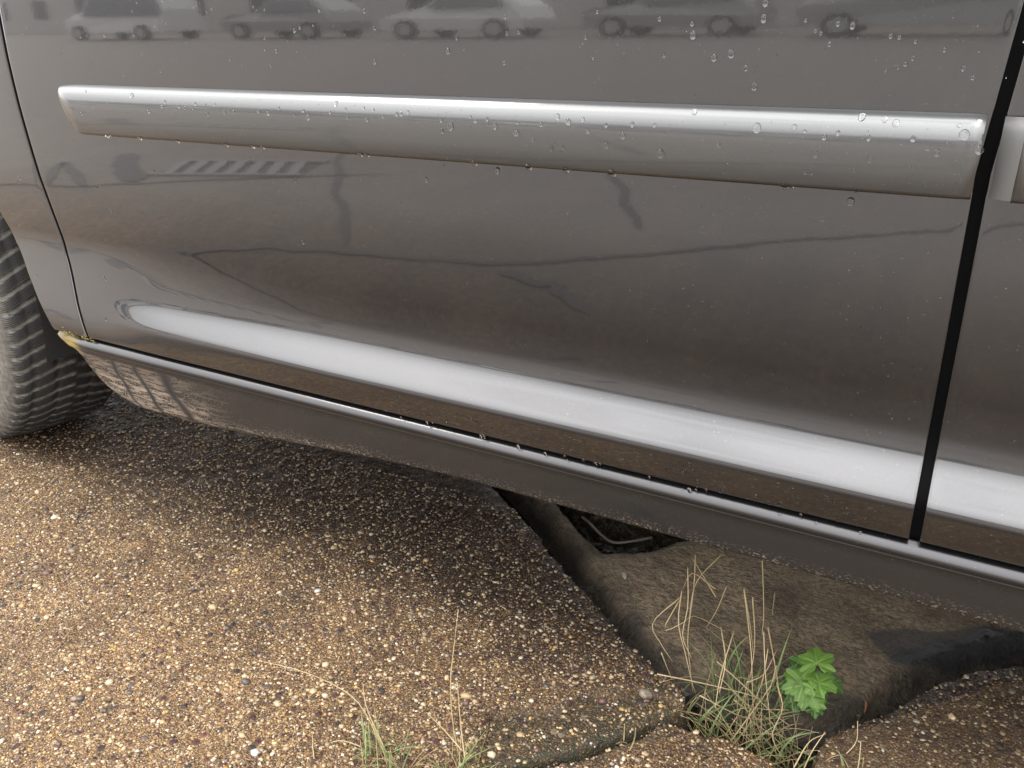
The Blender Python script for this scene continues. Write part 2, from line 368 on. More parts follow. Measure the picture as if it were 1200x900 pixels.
xs = axis(-1.9, .75, .0036, [2.2, 3, 5, 9, 16, 40, 120, 400]); ys = axis(-.55, 1.05, .0036, [1.3, 1.6, 2.2, 3, 5, 9, 16, 40, 120, 400])
xs = xs[(xs <= -1.9) | (xs >= .74) | ((xs > -1.9) & (xs < .75))]; 
XX, YY = np.meshgrid(xs, ys)
hh, dR, dP, dB = ground_h(XX, YY)
nearmask = (np.abs(XX) < 30)
hh = np.where(nearmask, hh, 0)
damp_shade = sst(.004, -.006, dR) * .9
damp_shade = np.maximum(damp_shade, sst(.003, -.006, dP) * .55)
# under-car shade painted into the wet ground, along the car edge and beneath
wet_shade = sst(-.12, .20, YY + fbm(XX, YY, 4, 4) * .34 + fbm(XX, YY, 40, 3) * .16 + .03 * (XX + .6)) * (YY < 1.9) * (YY > -.48) * (XX > -2.4) * (XX < 2.5)
damp_shade = np.maximum(damp_shade, wet_shade * .95)
damp_shade = np.maximum(damp_shade, sst(.05, .0, dR) * .3)
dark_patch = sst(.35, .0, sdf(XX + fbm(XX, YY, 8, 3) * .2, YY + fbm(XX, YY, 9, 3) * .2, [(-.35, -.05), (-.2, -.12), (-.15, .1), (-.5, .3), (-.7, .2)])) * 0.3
damp_shade = np.maximum(damp_shade, .75 * sst(.05, -.04, sdf(XX + fbm(XX, YY, 7, 3) * .12, YY + fbm(XX + 3, YY, 7, 3) * .12, [(-2.3, -.55), (-1.91, -.70), (-1.68, -.8), (-1.33, -.85), (-1.05, -.88), (-.8, -.82), (-.42, -.83), (.13, -.80), (1.5, -.8), (1.5, -.5), (-.2, -.46), (-1, -.5), (-1.6, -.5)])))  # darker slab and the photographer's shade painted as one dark patch
damp_shade = np.clip(np.maximum(damp_shade, dark_patch), 0, 1)
damp_shade = np.maximum(damp_shade, .5 * sst(.0, .22, fbm(XX + 1.3, YY + 2.1, 11, 5)) * sst(-1.2, -.5, XX) * (XX > -3) * (YY < .4))
damp_shade = damp_shade * (1 - .6 * (dR > .004) * (XX - .9 * (YY + .45) - (PZ(880, 890).x - .9 * (PZ(880, 890).y + .45)) > 0) * (YY < .5) * (YY > -.48))
mud = sst(0, .02, XX - .9 * (YY + .45) - (PZ(880, 890).x - .9 * (PZ(880, 890).y + .45))) * (YY < .5) * .6
def mudf(x, y): return x - .9 * (y + .45) - (PZ(880, 890).x - .9 * (PZ(880, 890).y + .45)) > 0
road = sst(-.85, -1.3, YY + fbm(XX, YY, 3, 3) * .2)
moss = np.exp(-(dB / .016) ** 2) * .95 + sst(.002, -.006, dR) * .5 + np.exp(-((ldist(XX, YY, piece_top)) / .008) ** 2) * .4 + sst(.0, -.01, dP) * .5
ground = mesh('ground', np.stack([XX, YY, hh], -1).reshape(-1, 3), gridfaces(len(ys), len(xs)), M['agg'], attrs={'damp_shade': damp_shade.ravel(), 'moss': np.clip(moss, 0, 1).ravel(), 'road': road.ravel(), 'mud': mud.ravel()})
tag(ground, kind='structure')

gx = np.arange(-.95, 1.1, .005); gy = np.arange(-.45, 1.5, .005); GX, GY = np.meshgrid(gx, gy)
dg = sdf(GX, GY, gut) + fbm(GX, GY, 40, 3) * .008; dpit = sdf(GX, GY, pit) + fbm(GX, GY, 30, 3) * .008
gz = -.045 + fbm(GX, GY, 9, 4) * .012 + fbm(GX, GY, 60, 3) * .005
gz -= sst(-.010, .014, dg) * .030; gz -= sst(.006, -.006, dpit) * .11
gz += np.exp(-((GX - PZ(700, 665, -.045).x) ** 2 + (GY - PZ(700, 665, -.045).y) ** 2) / .0012) * .012
stain = PG([(1018, 742), (1060, 732), (1100, 742), (1150, 735), (1200, 742), (1195, 752), (1130, 768), (1060, 782), (1040, 770)], -.045)
ds = sdf(GX, GY, stain) + fbm(GX, GY, 30, 3) * .02
gd = np.clip(sst(.004, -.004, ds) * .8 + sst(-.035, .01, dg + fbm(GX, GY, 25, 3) * .05) * .8 + sst(.02, -.01, dpit) * .9, 0, 1)  # stain, slab edge and pit darkened in one mask
keep = (dg < .03).ravel()
F = gridfaces(len(gy), len(gx)); F = F[keep[F].all(1)]
use = np.unique(F); rem = -np.ones(GX.size, int); rem[use] = np.arange(len(use))
gv = np.stack([GX, GY, gz], -1).reshape(-1, 3)[use]
tag(mesh('gutter', gv, rem[F], M['gutter'], attrs={'damp_shade': gd.ravel()[use]}), kind='structure')

# pebbles standing out of the worn surface
import bmesh
bm = bmesh.new(); bmesh.ops.create_icosphere(bm, subdivisions=1, radius=1); iv = np.array([v.co[:] for v in bm.verts]); iff = np.array([[v.index for v in f.verts] for f in bm.faces]); bm.free()
n = 34000
px = rng.uniform(-1.75, .45, n); py = rng.uniform(-.5, .35, n)
h_, d_, dp_, db_ = ground_h(px, py)
ok = (d_ > .0025) & ~(mudf(px, py) & (rng.random(n) < .45)) & (rng.random(n) < .8); px, py, h_ = px[ok], py[ok], h_[ok]; n = len(px)
rr = rng.gamma(3.0, .00036, n) + .0007; rr[rng.random(n) < .02] *= 1.9; rr = np.minimum(rr, .0062)
sc3 = np.c_[rr * rng.uniform(.8, 1.45, n), rr * rng.uniform(.7, 1.1, n), rr * rng.uniform(.4, .7, n)]
an = rng.uniform(0, 2 * pi, n); base = iv * 1.0
V = base[None] * sc3[:, None, :] * (1 + rng.normal(0, .07, (n, len(iv), 1)))
V = np.stack([V[..., 0] * np.cos(an)[:, None] - V[..., 1] * np.sin(an)[:, None], V[..., 0] * np.sin(an)[:, None] + V[..., 1] * np.cos(an)[:, None], V[..., 2]], -1)
V += np.stack([px, py, h_ + sc3[:, 2] * .15], -1)[:, None, :]
palp = np.array([(.56, .42, .24), (.66, .56, .39), (.48, .33, .17), (.12, .055, .048), (.06, .05, .045), (.30, .22, .15), (.78, .75, .68), (.52, .33, .11), (.22, .18, .15)])
pc = palp[rng.choice(len(palp), n, p=[.25, .10, .21, .11, .08, .14, .015, .06, .035])]
shade_damp_p = sst(-.12, .20, py + fbm(px, py, 4, 4) * .34 + .03 * (px + .6))  # same painted under-car shade on the pebbles
shade_damp_p = np.maximum(shade_damp_p, .4 * sst(.0, .22, fbm(px + 1.3, py + 2.1, 11, 5)) * sst(-1.2, -.5, px))
pc = pc * rng.uniform(.75, 1.1, (n, 1)) * (1 - .45 * shade_damp_p[:, None]) * .86
tag(mesh('embedded_pebbles', V.reshape(-1, 3), (iff[None] + (np.arange(n) * len(iv))[:, None, None]).reshape(-1, 3), M['stone'], attrs={'col': np.repeat(pc, len(iv), 0)}),
    'small worn tan, white and dark red pebbles set in the wet concrete surface', 'pebbles', kind='stuff')

# ------------------------------------------------------------------ car
car = tag(empty('parked_car', (0, 0, 0)), 'wet dark grey metallic car parked on cracked pebbled concrete, door side to the viewer', 'car')
T_Z = [.20, .3095, .330, .346, .3515, .3560, .361, .375, .381, .387, .397, .415, .45, .54, .62, .70, .745, .80, .86, .97]
T_A = [-14, -12, -9, -7, 4, 30, 39, 40, 33, 20, 7, -3, -7.5, -6.5, -4.2, -2.2, -1.3, -.3, 2, 9]
zf = np.linspace(.20, .97, 1541); sl_ = np.tan(np.radians(np.interp(zf, T_Z, T_A)))
k_ = np.exp(-.5 * (np.arange(-8, 9) / 3.0) ** 2); k_ /= k_.sum(); sl_ = np.convolve(np.pad(sl_, 8, 'edge'), k_, 'valid')
yf = np.concatenate([[0], np.cumsum((sl_[1:] + sl_[:-1]) / 2 * np.diff(zf))]); yf -= np.interp(.80, zf, yf)
ya, yb = np.interp(.30, zf, yf), np.interp(.47, zf, yf); sa, sb = math.tan(R(-6)), math.tan(R(-7.5))
def y_plain(z):
    u = np.clip((z - .30) / .17, 0, 1); hL = .17
    hm = (2*u**3-3*u**2+1)*ya + (u**3-2*u**2+u)*hL*sa + (-2*u**3+3*u**2)*yb + (u**3-u**2)*hL*sb
    return np.where((z > .30) & (z < .47), hm, np.interp(z, zf, yf))
def ysurf(X, z):
    X = np.asarray(X, float); z = np.asarray(z, float)
    a = .44 * sst(-1.12, -.96, X) + .56 * sst(-1.04, -.60, X)
    fx = np.clip(-X - .9, 0, 5)
    return y_plain(z) * (1 - a) + np.interp(z, zf, yf) * a + .018 * fx ** 2 * (X < -.9) * 1.0
gp = [PY(a, b, .01) for a, b in [(1, -40), (4.5, 10), (14, 67), (25, 123), (43, 207), (67, 300), (87, 356), (106, 403), (112, 420)]]
gz_, gx_ = zip(*sorted((p.z, p.x) for p in gp))
def gapx(z): return np.interp(z, list(gz_), list(gx_), left=gx_[0] + .0)
def arch(z):
    P = [(.20, -1.12), (.235, -1.148), (.265, -1.180), (.300, -1.218), (.32, -1.238), (.36, -1.266), (.40, -1.290), (.44, -1.308)]
    zc, xc, r = .33, -1.655, .362
    xa = xc + np.sqrt(np.clip(r * r - (z - zc) ** 2, 0, None))
    return np.where(z < .44, np.interp(z, [p[0] for p in P], [p[1] for p in P]), np.minimum(xa, -1.308 - (z - .44) * .05))
def panel(x0f, x1f, z0, z1, nx, zdens=.003, thick=.014, fb=1, ft=1):
    zs = np.arange(z0, z1 - zdens * .5, zdens)
    if fb: zr = [z0, z0, z0 + .0003, z0 + .0009]; dr_ = [thick, .0012, .0004, .0001]
    else: zr = [z0]; dr_ = [0]
    q = list(zs[zs > z0 + .002]); zr = zr + q; dr_ = dr_ + [0] * len(q)
    if ft: zr += [z1, z1]; dr_ += [0, thick]
    else: zr += [z1]; dr_ += [0]
    u = np.linspace(0, 1, nx)
    rows = []
    for z, dz_ in zip(zr, dr_):
        a, b_ = float(x0f(z)), float(x1f(z)); xi = a + .003 + (b_ - a - .006) * u
        X = np.concatenate([[a, a, a + .0003, a + .0009], xi, [b_ - .0009, b_ - .0003, b_, b_]])
        dx = np.concatenate([[thick, .0012, .0004, .0001], np.zeros(nx), [.0001, .0004, .0012, thick]])
        rows.append(np.stack([X, ysurf(X, z) + np.maximum(dx, dz_), np.full_like(X, z)], -1))
    return np.array(rows)
def build_panels(name, lst, mat_, parent, border=False):
    v = []; f = []; off = 0; mi = []
    for g in lst:
        nr, nc = g.shape[:2]; v.append(g.reshape(-1, 3)); f.append(gridfaces(nr, nc, off)); off += nr * nc
        k = np.zeros((nr - 1, nc - 1), int)
        if border:
            k[:, 0] = 1; k[:, -1] = 1
            if g[0, nc // 2, 1] - g[1, nc // 2, 1] > .005: k[0, :] = 1
        mi.append(k.ravel())
    o = mesh(name, np.concatenate(v), np.concatenate(f), mat_, parent)
    if border:
        o.data.materials.append(M['black']); o.data.polygons.foreach_set('material_index', np.concatenate(mi).astype(np.int32))
    return o
DZ0 = .3162
G = .0030; GX0 = .004
def gxz(z): return float(np.interp(z, [.31, .5, .64, .72, .8], [.0095, .006, .003, .008, .013]))
fd = build_panels('front_door', [panel(lambda z: gapx(z) + G, lambda z: gxz(z) - .0044, DZ0, .96, 150)], M['paint'], car, True)
rd = build_panels('rear_door', [panel(lambda z: gxz(z) + .0044, lambda z: np.where(z < .5, .62, np.minimum(.95, .62 + (z - .5) * 1.2)), DZ0, .96, 80)], M['paint'], car, True)
zc, xc, r = .33, -1.655, .362
fender = build_panels('front_fender', [panel(arch, lambda z: gapx(z) - G, DZ0 - .001, .692, 14, ft=0),
    panel(lambda z: -2.32, lambda z: gapx(z) - G, .692, .96, 60, fb=0),
    panel(lambda z: -2.32, lambda z: xc - np.sqrt(max(r * r - (z - zc) ** 2, 0)), .30, .692, 20)], M['paint'], car, True)
fender['label'] = 'grey fender with a yellow moss rim at its lower tip'
quarter = build_panels('rear_quarter', [panel(lambda z: np.where(z < .5, .628, np.minimum(.958, .628 + (z - .5) * 1.2)) if z > .5 else .628, lambda z: 2.1, .6925, .96, 40),
    panel(lambda z: .98 + math.sqrt(max(.35 ** 2 - (z - .33) ** 2, 0)), lambda z: 2.1, .30, .68, 20)], M['paint'], car)
# inner structure seen through the shut lines
def follow(x0, x1, z0, z1, off, nx=2):
    zz_ = np.linspace(z0, z1, 60); X_ = np.linspace(x0, x1, nx)
    return np.array([[(x, float(ysurf(x, z)) + off, z) for x in X_] for z in zz_])
build_panels('inner_body', [follow(-1.2, .60, .30, .94, .034, 60)], M['black'], car)
build_panels('door_seal', [follow(GX0 - .03, GX0 + .035, .300, .94, .017)], M['black'], car)

# mouldings
def moulding(x0, x1, parent, lead):
    zt, zb = .6835, .6235; n = 34; prof = []
    for i in range(n + 1):
        u = i / n; z = zt - (zt - zb) * u
        # convex section: tilt from 62 deg facing up at the top to -12 deg at the bottom
        prof.append((z, u))
    til = np.radians(np.interp(np.linspace(0, 1, n + 1), [0, .03, .09, .18, .29, .5, .8, 1], [80, 64, 40, 22, 9, -1, -8, -12]))
    out_ = [0]
    for i in range(n): out_.append(out_[-1] + math.tan((til[i] + til[i + 1]) / 2) * (zt - zb) / n)
    out_ = np.array(out_); out_ = out_ - out_[0] + .0035
    if lead == 'point': xs_ = x0 + (x1 - x0) * np.concatenate([np.linspace(0, 1, 26) ** 2 * .06, np.linspace(.06, 1, 90)[1:]])
    else: xs_ = np.linspace(x0, x1, 60)
    rows = []
    for i, X in enumerate(xs_):
        row = []
        if lead == 'point':
            q = (X - x0)
            s = min(1, math.sqrt(max(0, 1 - (1 - min(q / .05, 1)) ** 2)) * .93 + .07)
            p_ = min(1, math.sqrt(max(0, 1 - (1 - min(q / .045, 1)) ** 2)))
            zb_ = zt - (zt - zb) * (.28 + .72 * min(1, (q / .042)) ** .75); zt_ = zt - .004 * (1 - s)
        else: p_ = 1; zb_ = zb; zt_ = zt
        e = 1.0
        if x1 - X < .0021: e = .9
        for j in range(n + 1):
            z = zt_ - (zt_ - zb_) * j / n
            row.append((X, float(ysurf(X, z)) - out_[j] * max(p_, .04) * e - .0005, z))
        row = [(X, float(ysurf(X, zt_)) + .002, zt_ + .0002)] + row + [(X, row[-1][1] + .003 * p_, zb_ - .0014), (X, float(ysurf(X, zb_)) + .002, zb_ - .0016)]
        rows.append(row)
    g = np.array(rows)
    v = g.reshape(-1, 3); f = [tuple(q) for q in gridfaces(g.shape[0], g.shape[1])]
    nc = g.shape[1]; f.append(tuple(range(nc))); f.append(tuple((g.shape[0] - 1) * nc + j for j in range(nc))[::-1])
    o = mesh('moulding', v, f, M['strip'], parent); 
    for p in o.data.polygons:
        if len(p.vertices) > 4: p.use_smooth = False
    return o
X_L = PY(58, 100, -.012).x
moulding(X_L, GX0 - .0060, fd, 'point')
moulding(GX0 + .0205, .60, rd, 'flat')
# slanted end cap on the rear moulding
ec = MB(); zz = np.linspace(.6825, .6235, 12); v = []
til = np.radians(np.interp(np.linspace(0, 1, 12), [0, .03, .09, .18, .29, .5, .8, 1], [80, 64, 40, 22, 9, -1, -8, -12]))
oo = [0.0035]
for i in range(11): oo.append(oo[-1] + math.tan(min(1.2, (til[i] + til[i + 1]) / 2)) * .0054)
for z, o_ in zip(zz, oo):
    y0 = float(ysurf(.01, z)); v += [(GX0 + .0058, y0 + .001, z), (GX0 + .0058, y0 - min(.0085, o_ * .6), z), (GX0 + .0203, y0 - o_ - .0005, z)]
f = []
for i in range(11):
    for k in range(2): f.append((i * 3 + k, i * 3 + k + 1, i * 3 + k + 4, i * 3 + k + 3))
mesh('end_cap', v, [q[::-1] for q in f], mat('end_cap_grey', (.10, .099, .095), .45), rd)  # matte grey instead of moulding paint, to lift the slanted end's tone

# sill
yD = float(ysurf(-.4, DZ0))
prof = []   # (z, y)
prof += [(.303, yD + .035), (.303, yD + .0125), (.3115, yD + .0105), (.3122, yD + .0095)]
def run(dz, til, n=3):
    for i in range(n):
        z_, y_ = prof[-1]; prof.append((z_ - dz / n, y_ - dz / n * math.tan(R(til))))
run(.0008, 66)
for q in range(16): run(.00078, 56 - 58 * (q / 15) ** 1.5, 1)
run(.0022, -9, 3)
run(.0003, -60, 1); run(.0004, 40, 1)
zs_, ys_ = prof[-1]
for u in np.linspace(.06, 1, 14): prof.append((zs_ - (zs_ - .2515) * u, ys_ + .008 * u + .003 * u * u))
ze, ye = prof[-1]
prof += [(ze - .003, ye + .001), (ze - .0055, ye + .004), (ze - .0062, ye + .009), (ze - .005, ye + .06), (ze - .01, ye + .14)]
prof = np.array(prof)
sx_ = np.concatenate([np.linspace(-1.24, -.85, 220), np.linspace(-.85, .6, 420)[1:]])
SV = []; dirtA = []; scuffA = []; mossA = []
for X in sx_:
    amp = 1
    low = .022 * math.exp(-((X + 1.0) / .10) ** 2)
    # bottom profile follows wheel-arch cut at the front
    zcut = float(np.interp(X, [-1.24, -1.215, -1.19, -1.165, -1.14, -1.11, -1.07, -1.03], [.306, .288, .266, .248, .232, .219, .211, .2105]))
    zbot = zcut if X < -1.03 else .2105 + .032 * sst(-1.03, -.45, X)
    ztop = prof[:, 0].max(); frac = (ztop - prof[:, 0]) / (ztop - .2453)
    hide = X < float(gapx(.32)) + .0
    zz_ = np.where(prof[:, 0] > .289, prof[:, 0], .289 - (.289 - prof[:, 0]) * (.289 - zbot) / (.289 - .2453))
    if X < -1.18: zz_ = np.maximum(zz_, zbot)
    yy_ = prof[:, 1] + .018 * max(0, -X - .9) ** 2 + (.010 * sst(-1.15, -1.225, X))
    SV.append(np.stack([np.full(len(prof), X), yy_, zz_], -1))
    rel = np.clip((.289 - zz_) / (.289 - zbot + 1e-6), 0, 1.1)
    nzv = vnoise(np.full(len(prof), X), zz_ * 3, 25)
    d = .95 * sst(.45, 1.0, rel) ** 1.5 * (.3 + .8 * nzv)
    d = np.maximum(d, sst(-.82, -1.02, X) * (.62 + .6 * sst(.0, .8, rel)) * (rel > .02) * (.6 + .7 * nzv))
    d = np.maximum(d, sst(-.60, -.95, X) * sst(.6, 1, rel) * 1.1)
    sc = 0
    for x0_, w_ in ((-1.10, .004), (-1.048, .005), (-.985, .009)):
        xx = x0_ + .035 * rel ** 1.5 + (nzv - .5) * .012; sc = np.maximum(sc, np.exp(-((X - xx) / w_) ** 2) * (rel > 0) * (rel < .97))
    dirtA.append(d * (1 - sc)); scuffA.append(sc * .9); mossA.append(sst(-1.165, -1.205, X) * (zz_ > .278) * np.clip(nzv * 1.5, 0, 1))
SV = np.array(SV)
sill = mesh('sill', SV.reshape(-1, 3), gridfaces(SV.shape[0], SV.shape[1]), M['sill'], car, attrs={'dirt': np.array(dirtA).ravel(), 'scuff': np.array(scuffA).ravel(), 'moss': np.array(mossA).ravel()})
sill['label'] = 'grey sill with sandy scrapes and dark scuffs at its front end'
# moss and grime on the fender seam
mm = MB()
for i in range(30):
    u = random.random(); X = -1.213 + .085 * u; z = .3125 + random.random() ** 2 * .012 * (1.2 - u)
    rr_ = random.uniform(.0008, .0022) * (1.2 - .5 * u)
    v = iv * [rr_ * 1.4, .0012, rr_] * np.random.default_rng(i).uniform(.7, 1.3, (len(iv), 1)) + [X, float(ysurf(X, z)), z]
    mm.add(v, [tuple(q) for q in iff])
mm.build('moss', leafy('yellow_moss', (.22, .14, .04), (.11, .13, .03), 200, .1, .9), car)

# underbody, shell, glass, roof
ub = MB(); ub.box(-2.25, 2.1, .36, 1.44, .24, .40); ub.box(-1.16, .60, .12, 1.68, .262, .40)
ub.box(-2.3, 2.15, .34, 1.46, .39, .72); ub.build('underbody', M['under'], car, False)
sp_ = [(-2.45, .28), (-2.5, .55), (-2.42, .75), (-1.5, .98), (-.75, 1.48), (-.2, 1.56), (.8, 1.56), (1.6, 1.45), (2.15, 1.0), (2.2, .5), (2.12, .3)]
def yi(z): return .06 if z <= .95 else .06 + (z - .95) * .42
v = [(x, yi(z), z) for x, z in sp_] + [(x, 1.8 - yi(z), z) for x, z in sp_]; n_ = len(sp_)
f = [(i, i + 1, n_ + i + 1, n_ + i) for i in range(n_ - 1)]
mesh('shell', v, f, M['paint'], car, False)
# cabin side (glass band) and body sides above the belt on both flanks
for s in (0, 1):
    Y = (lambda y: y) if s == 0 else (lambda y: 1.8 - y)
    gv_ = [(-1.42, Y(.062), .965), (.0, Y(.062), .965), (1.95, Y(.062), .965), (1.5, Y(.24), 1.42), (-.75, Y(.26), 1.46)]
    mesh('side_window', gv_, [(0, 1, 2, 3, 4)], M['glass'], car, False)
mesh('windscreen', [(-1.46, .12, 1.01), (-1.46, 1.68, 1.01), (-.78, 1.5, 1.475), (-.78, .3, 1.475)], [(0, 1, 2, 3)], M['glass'], car, False)
fs = MB(); fs.box(-1.2, .6, 1.70, 1.78, .27, .96); fs.box(-2.4, 2.1, 1.70, 1.78, .70, .96); fs.box(-2.48, -2.02, .06, 1.74, .28, .62); fs.box(1.36, 2.14, .06, 1.74, .3, .62)
fs.build('far_side_body', M['paint'], car, False)
# wheel arch liners
for xc_, rr_ in ((-1.655, .36), (.98, .35)):
    v = []; f = []; nseg = 30
    for i in range(nseg + 1):
        a = pi * (i / nseg) * 1.16 - .25
        for y_ in (.030, .30): v.append((xc_ + rr_ * cos(a) * 1.0 + (.0 if y_ > .1 else 0), y_, .33 + rr_ * sin(a)))
    for i in range(nseg): f.append((2 * i, 2 * i + 1, 2 * i + 3, 2 * i + 2))
    f.append(tuple(2 * i + 1 for i in range(nseg + 1)))
    mesh('wheel_arch_liner', v, f, M['under'], car)

# wheels
def make_tyre(parent, detailed=True):
    Rt, hw = .318, .1
    na = 1088 if detailed else 120
    # cross-section from inner bead over the tread to the outer bead: (half width pos v, radius)
    cs = [(-.082, .208), (-.096, .225), (-.103, .25), (-.104, .272), (-.100, .294), (-.093, .306)]
    tr = np.linspace(-.084, .084, 37)
    cs += [(x, Rt - 11 * abs(x) ** 3.2 - .35 * x * x) for x in tr]
    cs += [(-a, b_) for a, b_ in cs[:6][::-1]]
    cs = np.array(cs); nc = len(cs); ang = np.linspace(0, 2 * pi, na, endpoint=False)
    A, Vv = np.meshgrid(ang, cs[:, 0], indexing='ij'); Rr = np.tile(cs[:, 1], (na, 1))
    NP = 68; ph = A * NP / (2 * pi) + (np.abs(Vv) / .1) ** 1.6 * 1.3 * 1.0 + (Vv > 0) * .35
    fr = ph - np.floor(ph)
    tread = Rr > .3035
    g = sst(.0, .05, fr) * sst(.32, .26, fr) * tread
    cg = (np.exp(-((np.abs(Vv) - .030) / .0035) ** 2) + np.exp(-((np.abs(Vv) - .068) / .003) ** 2)) * tread
    gl = g; g = np.clip(np.maximum(g * (np.abs(Vv) > .006), cg * .9), 0, 1)
    Rr = Rr - g * .0045
    co_ = np.stack([Rr * np.cos(A), Vv, Rr * np.sin(A)], -1)
    side = np.clip((.302 - Rr) / .02, 0, 1) * (1 - tread)
    edge = np.exp(-((fr - .33) / .055) ** 2) * tread
    dust = np.clip(.02 + .38 * side + .6 * edge + 1.5 * gl * (1 - .4 * vnoise(A, Vv, 40)) + sst(.086, .1, np.abs(Vv)) * .5, 0, 1)
    i = np.arange(na)[:, None]; j = np.arange(nc - 1)[None]; i2 = (i + 1) % na
    F = np.stack([(i * nc + j), (i * nc + j + 1), (i2 * nc + j + 1), (i2 * nc + j)], -1).reshape(-1, 4)
    return mesh('tyre', co_.reshape(-1, 3), F, M['tyre'], parent, attrs={'dust': dust.ravel(), 'sipe': (ph * 26).ravel(), 'block': ((1 - g) * tread).ravel()})
def make_rim(parent):
    b_ = MB(); n_ = 48; v = []; f = []
    pr = [(.212, -.085), (.205, -.09), (.198, -.07), (.185, .0), (.185, .08)]
    for i in range(n_):
        a = 2 * pi * i / n_
        for r_, y_ in pr: v.append((r_ * cos(a), y_, r_ * sin(a)))
    for i in range(n_):
        for k in range(4): f.append((i * 5 + k, i * 5 + k + 1, ((i + 1) % n_) * 5 + k + 1, ((i + 1) % n_) * 5 + k))
    b_.add(v, f)
    for k in range(7):
        a = 2 * pi * k / 7; u = Vector((cos(a), 0, sin(a))); w_ = Vector((-sin(a), 0, cos(a)))
        q = [u * .03 + w_ * .02, u * .03 - w_ * .02, u * .195 - w_ * .03, u * .195 + w_ * .03]
        b_.add([tuple(p + Vector((0, -.055, 0))) for p in q] + [tuple(p + Vector((0, -.035, 0))) for p in q], [(0, 1, 2, 3), (4, 7, 6, 5), (0, 4, 5, 1), (1, 5, 6, 2), (2, 6, 7, 3), (3, 7, 4, 0)])
    b_.tube([(0, -.065, 0), (0, .0, 0)], .035, 24)
    return b_.build('rim', M['steel'], parent, False)
def make_wheel(loc, rz=0, detailed=False):
    e = empty('front_wheel' if loc[0] < 0 else 'rear_wheel', loc, rz); e.parent = car
    tb = make_tyre(e, detailed); make_rim(e); return e
make_wheel((-1.660, .174, .314), R(-11), True)
make_wheel((.98, .155, .308)); make_wheel((-1.67, 1.64, .308), pi); make_wheel((.98, 1.64, .308), pi)

# ------------------------------------------------------------------ water droplets on the paint
bm = bmesh.new(); bmesh.ops.create_uvsphere(bm, u_segments=16, v_segments=10, radius=1)
for v in bm.verts:
    if v.co.z < 0: v.co.z *= .15
dm = bpy.data.meshes.new('water_droplet'); bm.to_mesh(dm); bm.free(); dm.materials.append(M['water'])
dm.polygons.foreach_set('use_smooth', [True] * len(dm.polygons))
proto = None; ndrop = 0
def moulding_y(X, z):
    til_x = np.linspace(0, 1, 35); tl_ = np.radians(np.interp(til_x, [0, .03, .09, .18, .29, .5, .8, 1], [80, 64, 40, 22, 9, -1, -8, -12]))
    o_ = np.concatenate([[0], np.cumsum(np.tan((tl_[1:] + tl_[:-1]) / 2) * .06 / 34)]) + .0035
    return float(ysurf(X, z)) - float(np.interp((.6835 - z) / .06, til_x, o_)) - .0005
def drop(px, py, r, where, hang=False):
    global proto, ndrop
    onm = where == 'strip'
    y = -.01 if onm else .005
    for _ in range(4):
        p = PY(px, py, y); y = moulding_y(p.x, p.z) if onm else float(ysurf(p.x, p.z))
    p = PY(px, py, y)
    fn = (lambda X, z: moulding_y(X, z)) if onm else (lambda X, z: float(ysurf(X, z)))
    e_ = .001; nz_ = Vector(((fn(p.x + e_, p.z) - fn(p.x - e_, p.z)) / (2 * e_), -1, (fn(p.x, p.z + e_) - fn(p.x, p.z - e_)) / (2 * e_))).normalized()
    if hang: nz_ = Vector((0, -.6, -.8)).normalized(); p = Vector((p.x, y + .002, .6225))
    o = bpy.data.objects.new('water_droplet', dm)
    o.location = p; q = nz_.to_track_quat('Z', 'Y'); o.rotation_mode = 'QUATERNION'; o.rotation_quaternion = q
    el = random.uniform(1.0, 1.5); o.scale = (r * random.uniform(.85, 1.1), r * el, r * random.uniform(.5, .8))
    C.objects.link(o)
    L_ = {'upper': ('small clear water droplet on the grey door above the moulding', 'droplets on the upper door'),
          'strip': ('clear water droplet on the silver grey door moulding', 'droplets on the moulding'),
          'hang': ('round water droplet hanging under the lower edge of the moulding', 'droplets hanging from the moulding'),
          'mid': ('clear water droplet on the door panel between moulding and bright crease', 'droplets on the middle of the door'),
          'low': ('small dark water droplet on the door skin just above the sill', 'droplets above the sill')}[('hang' if hang else where)]
    tag(o, L_[0], 'water droplet', L_[1]); ndrop += 1
K = .0012
for a, b_, r_ in [(122, 42, 1.3), (94, 44, 1), (101, 42, .8), (155, 13, 1), (190, 1, 1.2), (242, 15, 1), (248, 11, .9), (219, 5, .8), (345, 36, 1.6), (351, 33, 1), (310, 45, 1.2), (324, 60, 1.6), (348, 60, 1),
    (270, 70, 1.3), (284, 78, 1), (317, 77, 1), (297, 8, 1.1), (374, 13, 1.1), (310, 12, .9), (367, 30, 1), (427, 13, 1.4), (439, 33, 1.3), (439, 73, 1.7), (525, 60, 1.8), (535, 45, 1.3), (592, 20, 1.2), (591, 74, 1.5), (594, 40, 1),
    (608, 38, 1), (686, 44, 1.3), (695, 68, 1.3), (700, 14, 1), (773, 22, 1.3), (778, 65, 1.4), (811, 28, 1.7), (812, 41, 2.2), (857, 63, 2.4), (837, 68, 2), (884, 101, 2.2), (895, 22, 2.2), (897, 3, 2.0), (874, 80, 1.4), (944, 24, 1.2),
    (982, 28, 1.4), (999, 30, 1.7), (972, 52, 1.4), (962, 39, 1), (956, 36, 1), (1044, 42, 1.4), (1054, 44, 1.3), (1073, 49, 1.1), (1107, 58, 1.2), (1061, 75, 1.2), (1070, 68, 1.2), (1129, 80, 1.6), (1140, 91, 1.6), (1038, 83, 1), (181, 31, 1), (195, 28, .9), (157, 42, 1), (160, 3, .9), (72, 62, .7), (203, 70, .7), (189, 85, .8)]:
    drop(a, b_, r_ * K, 'upper')
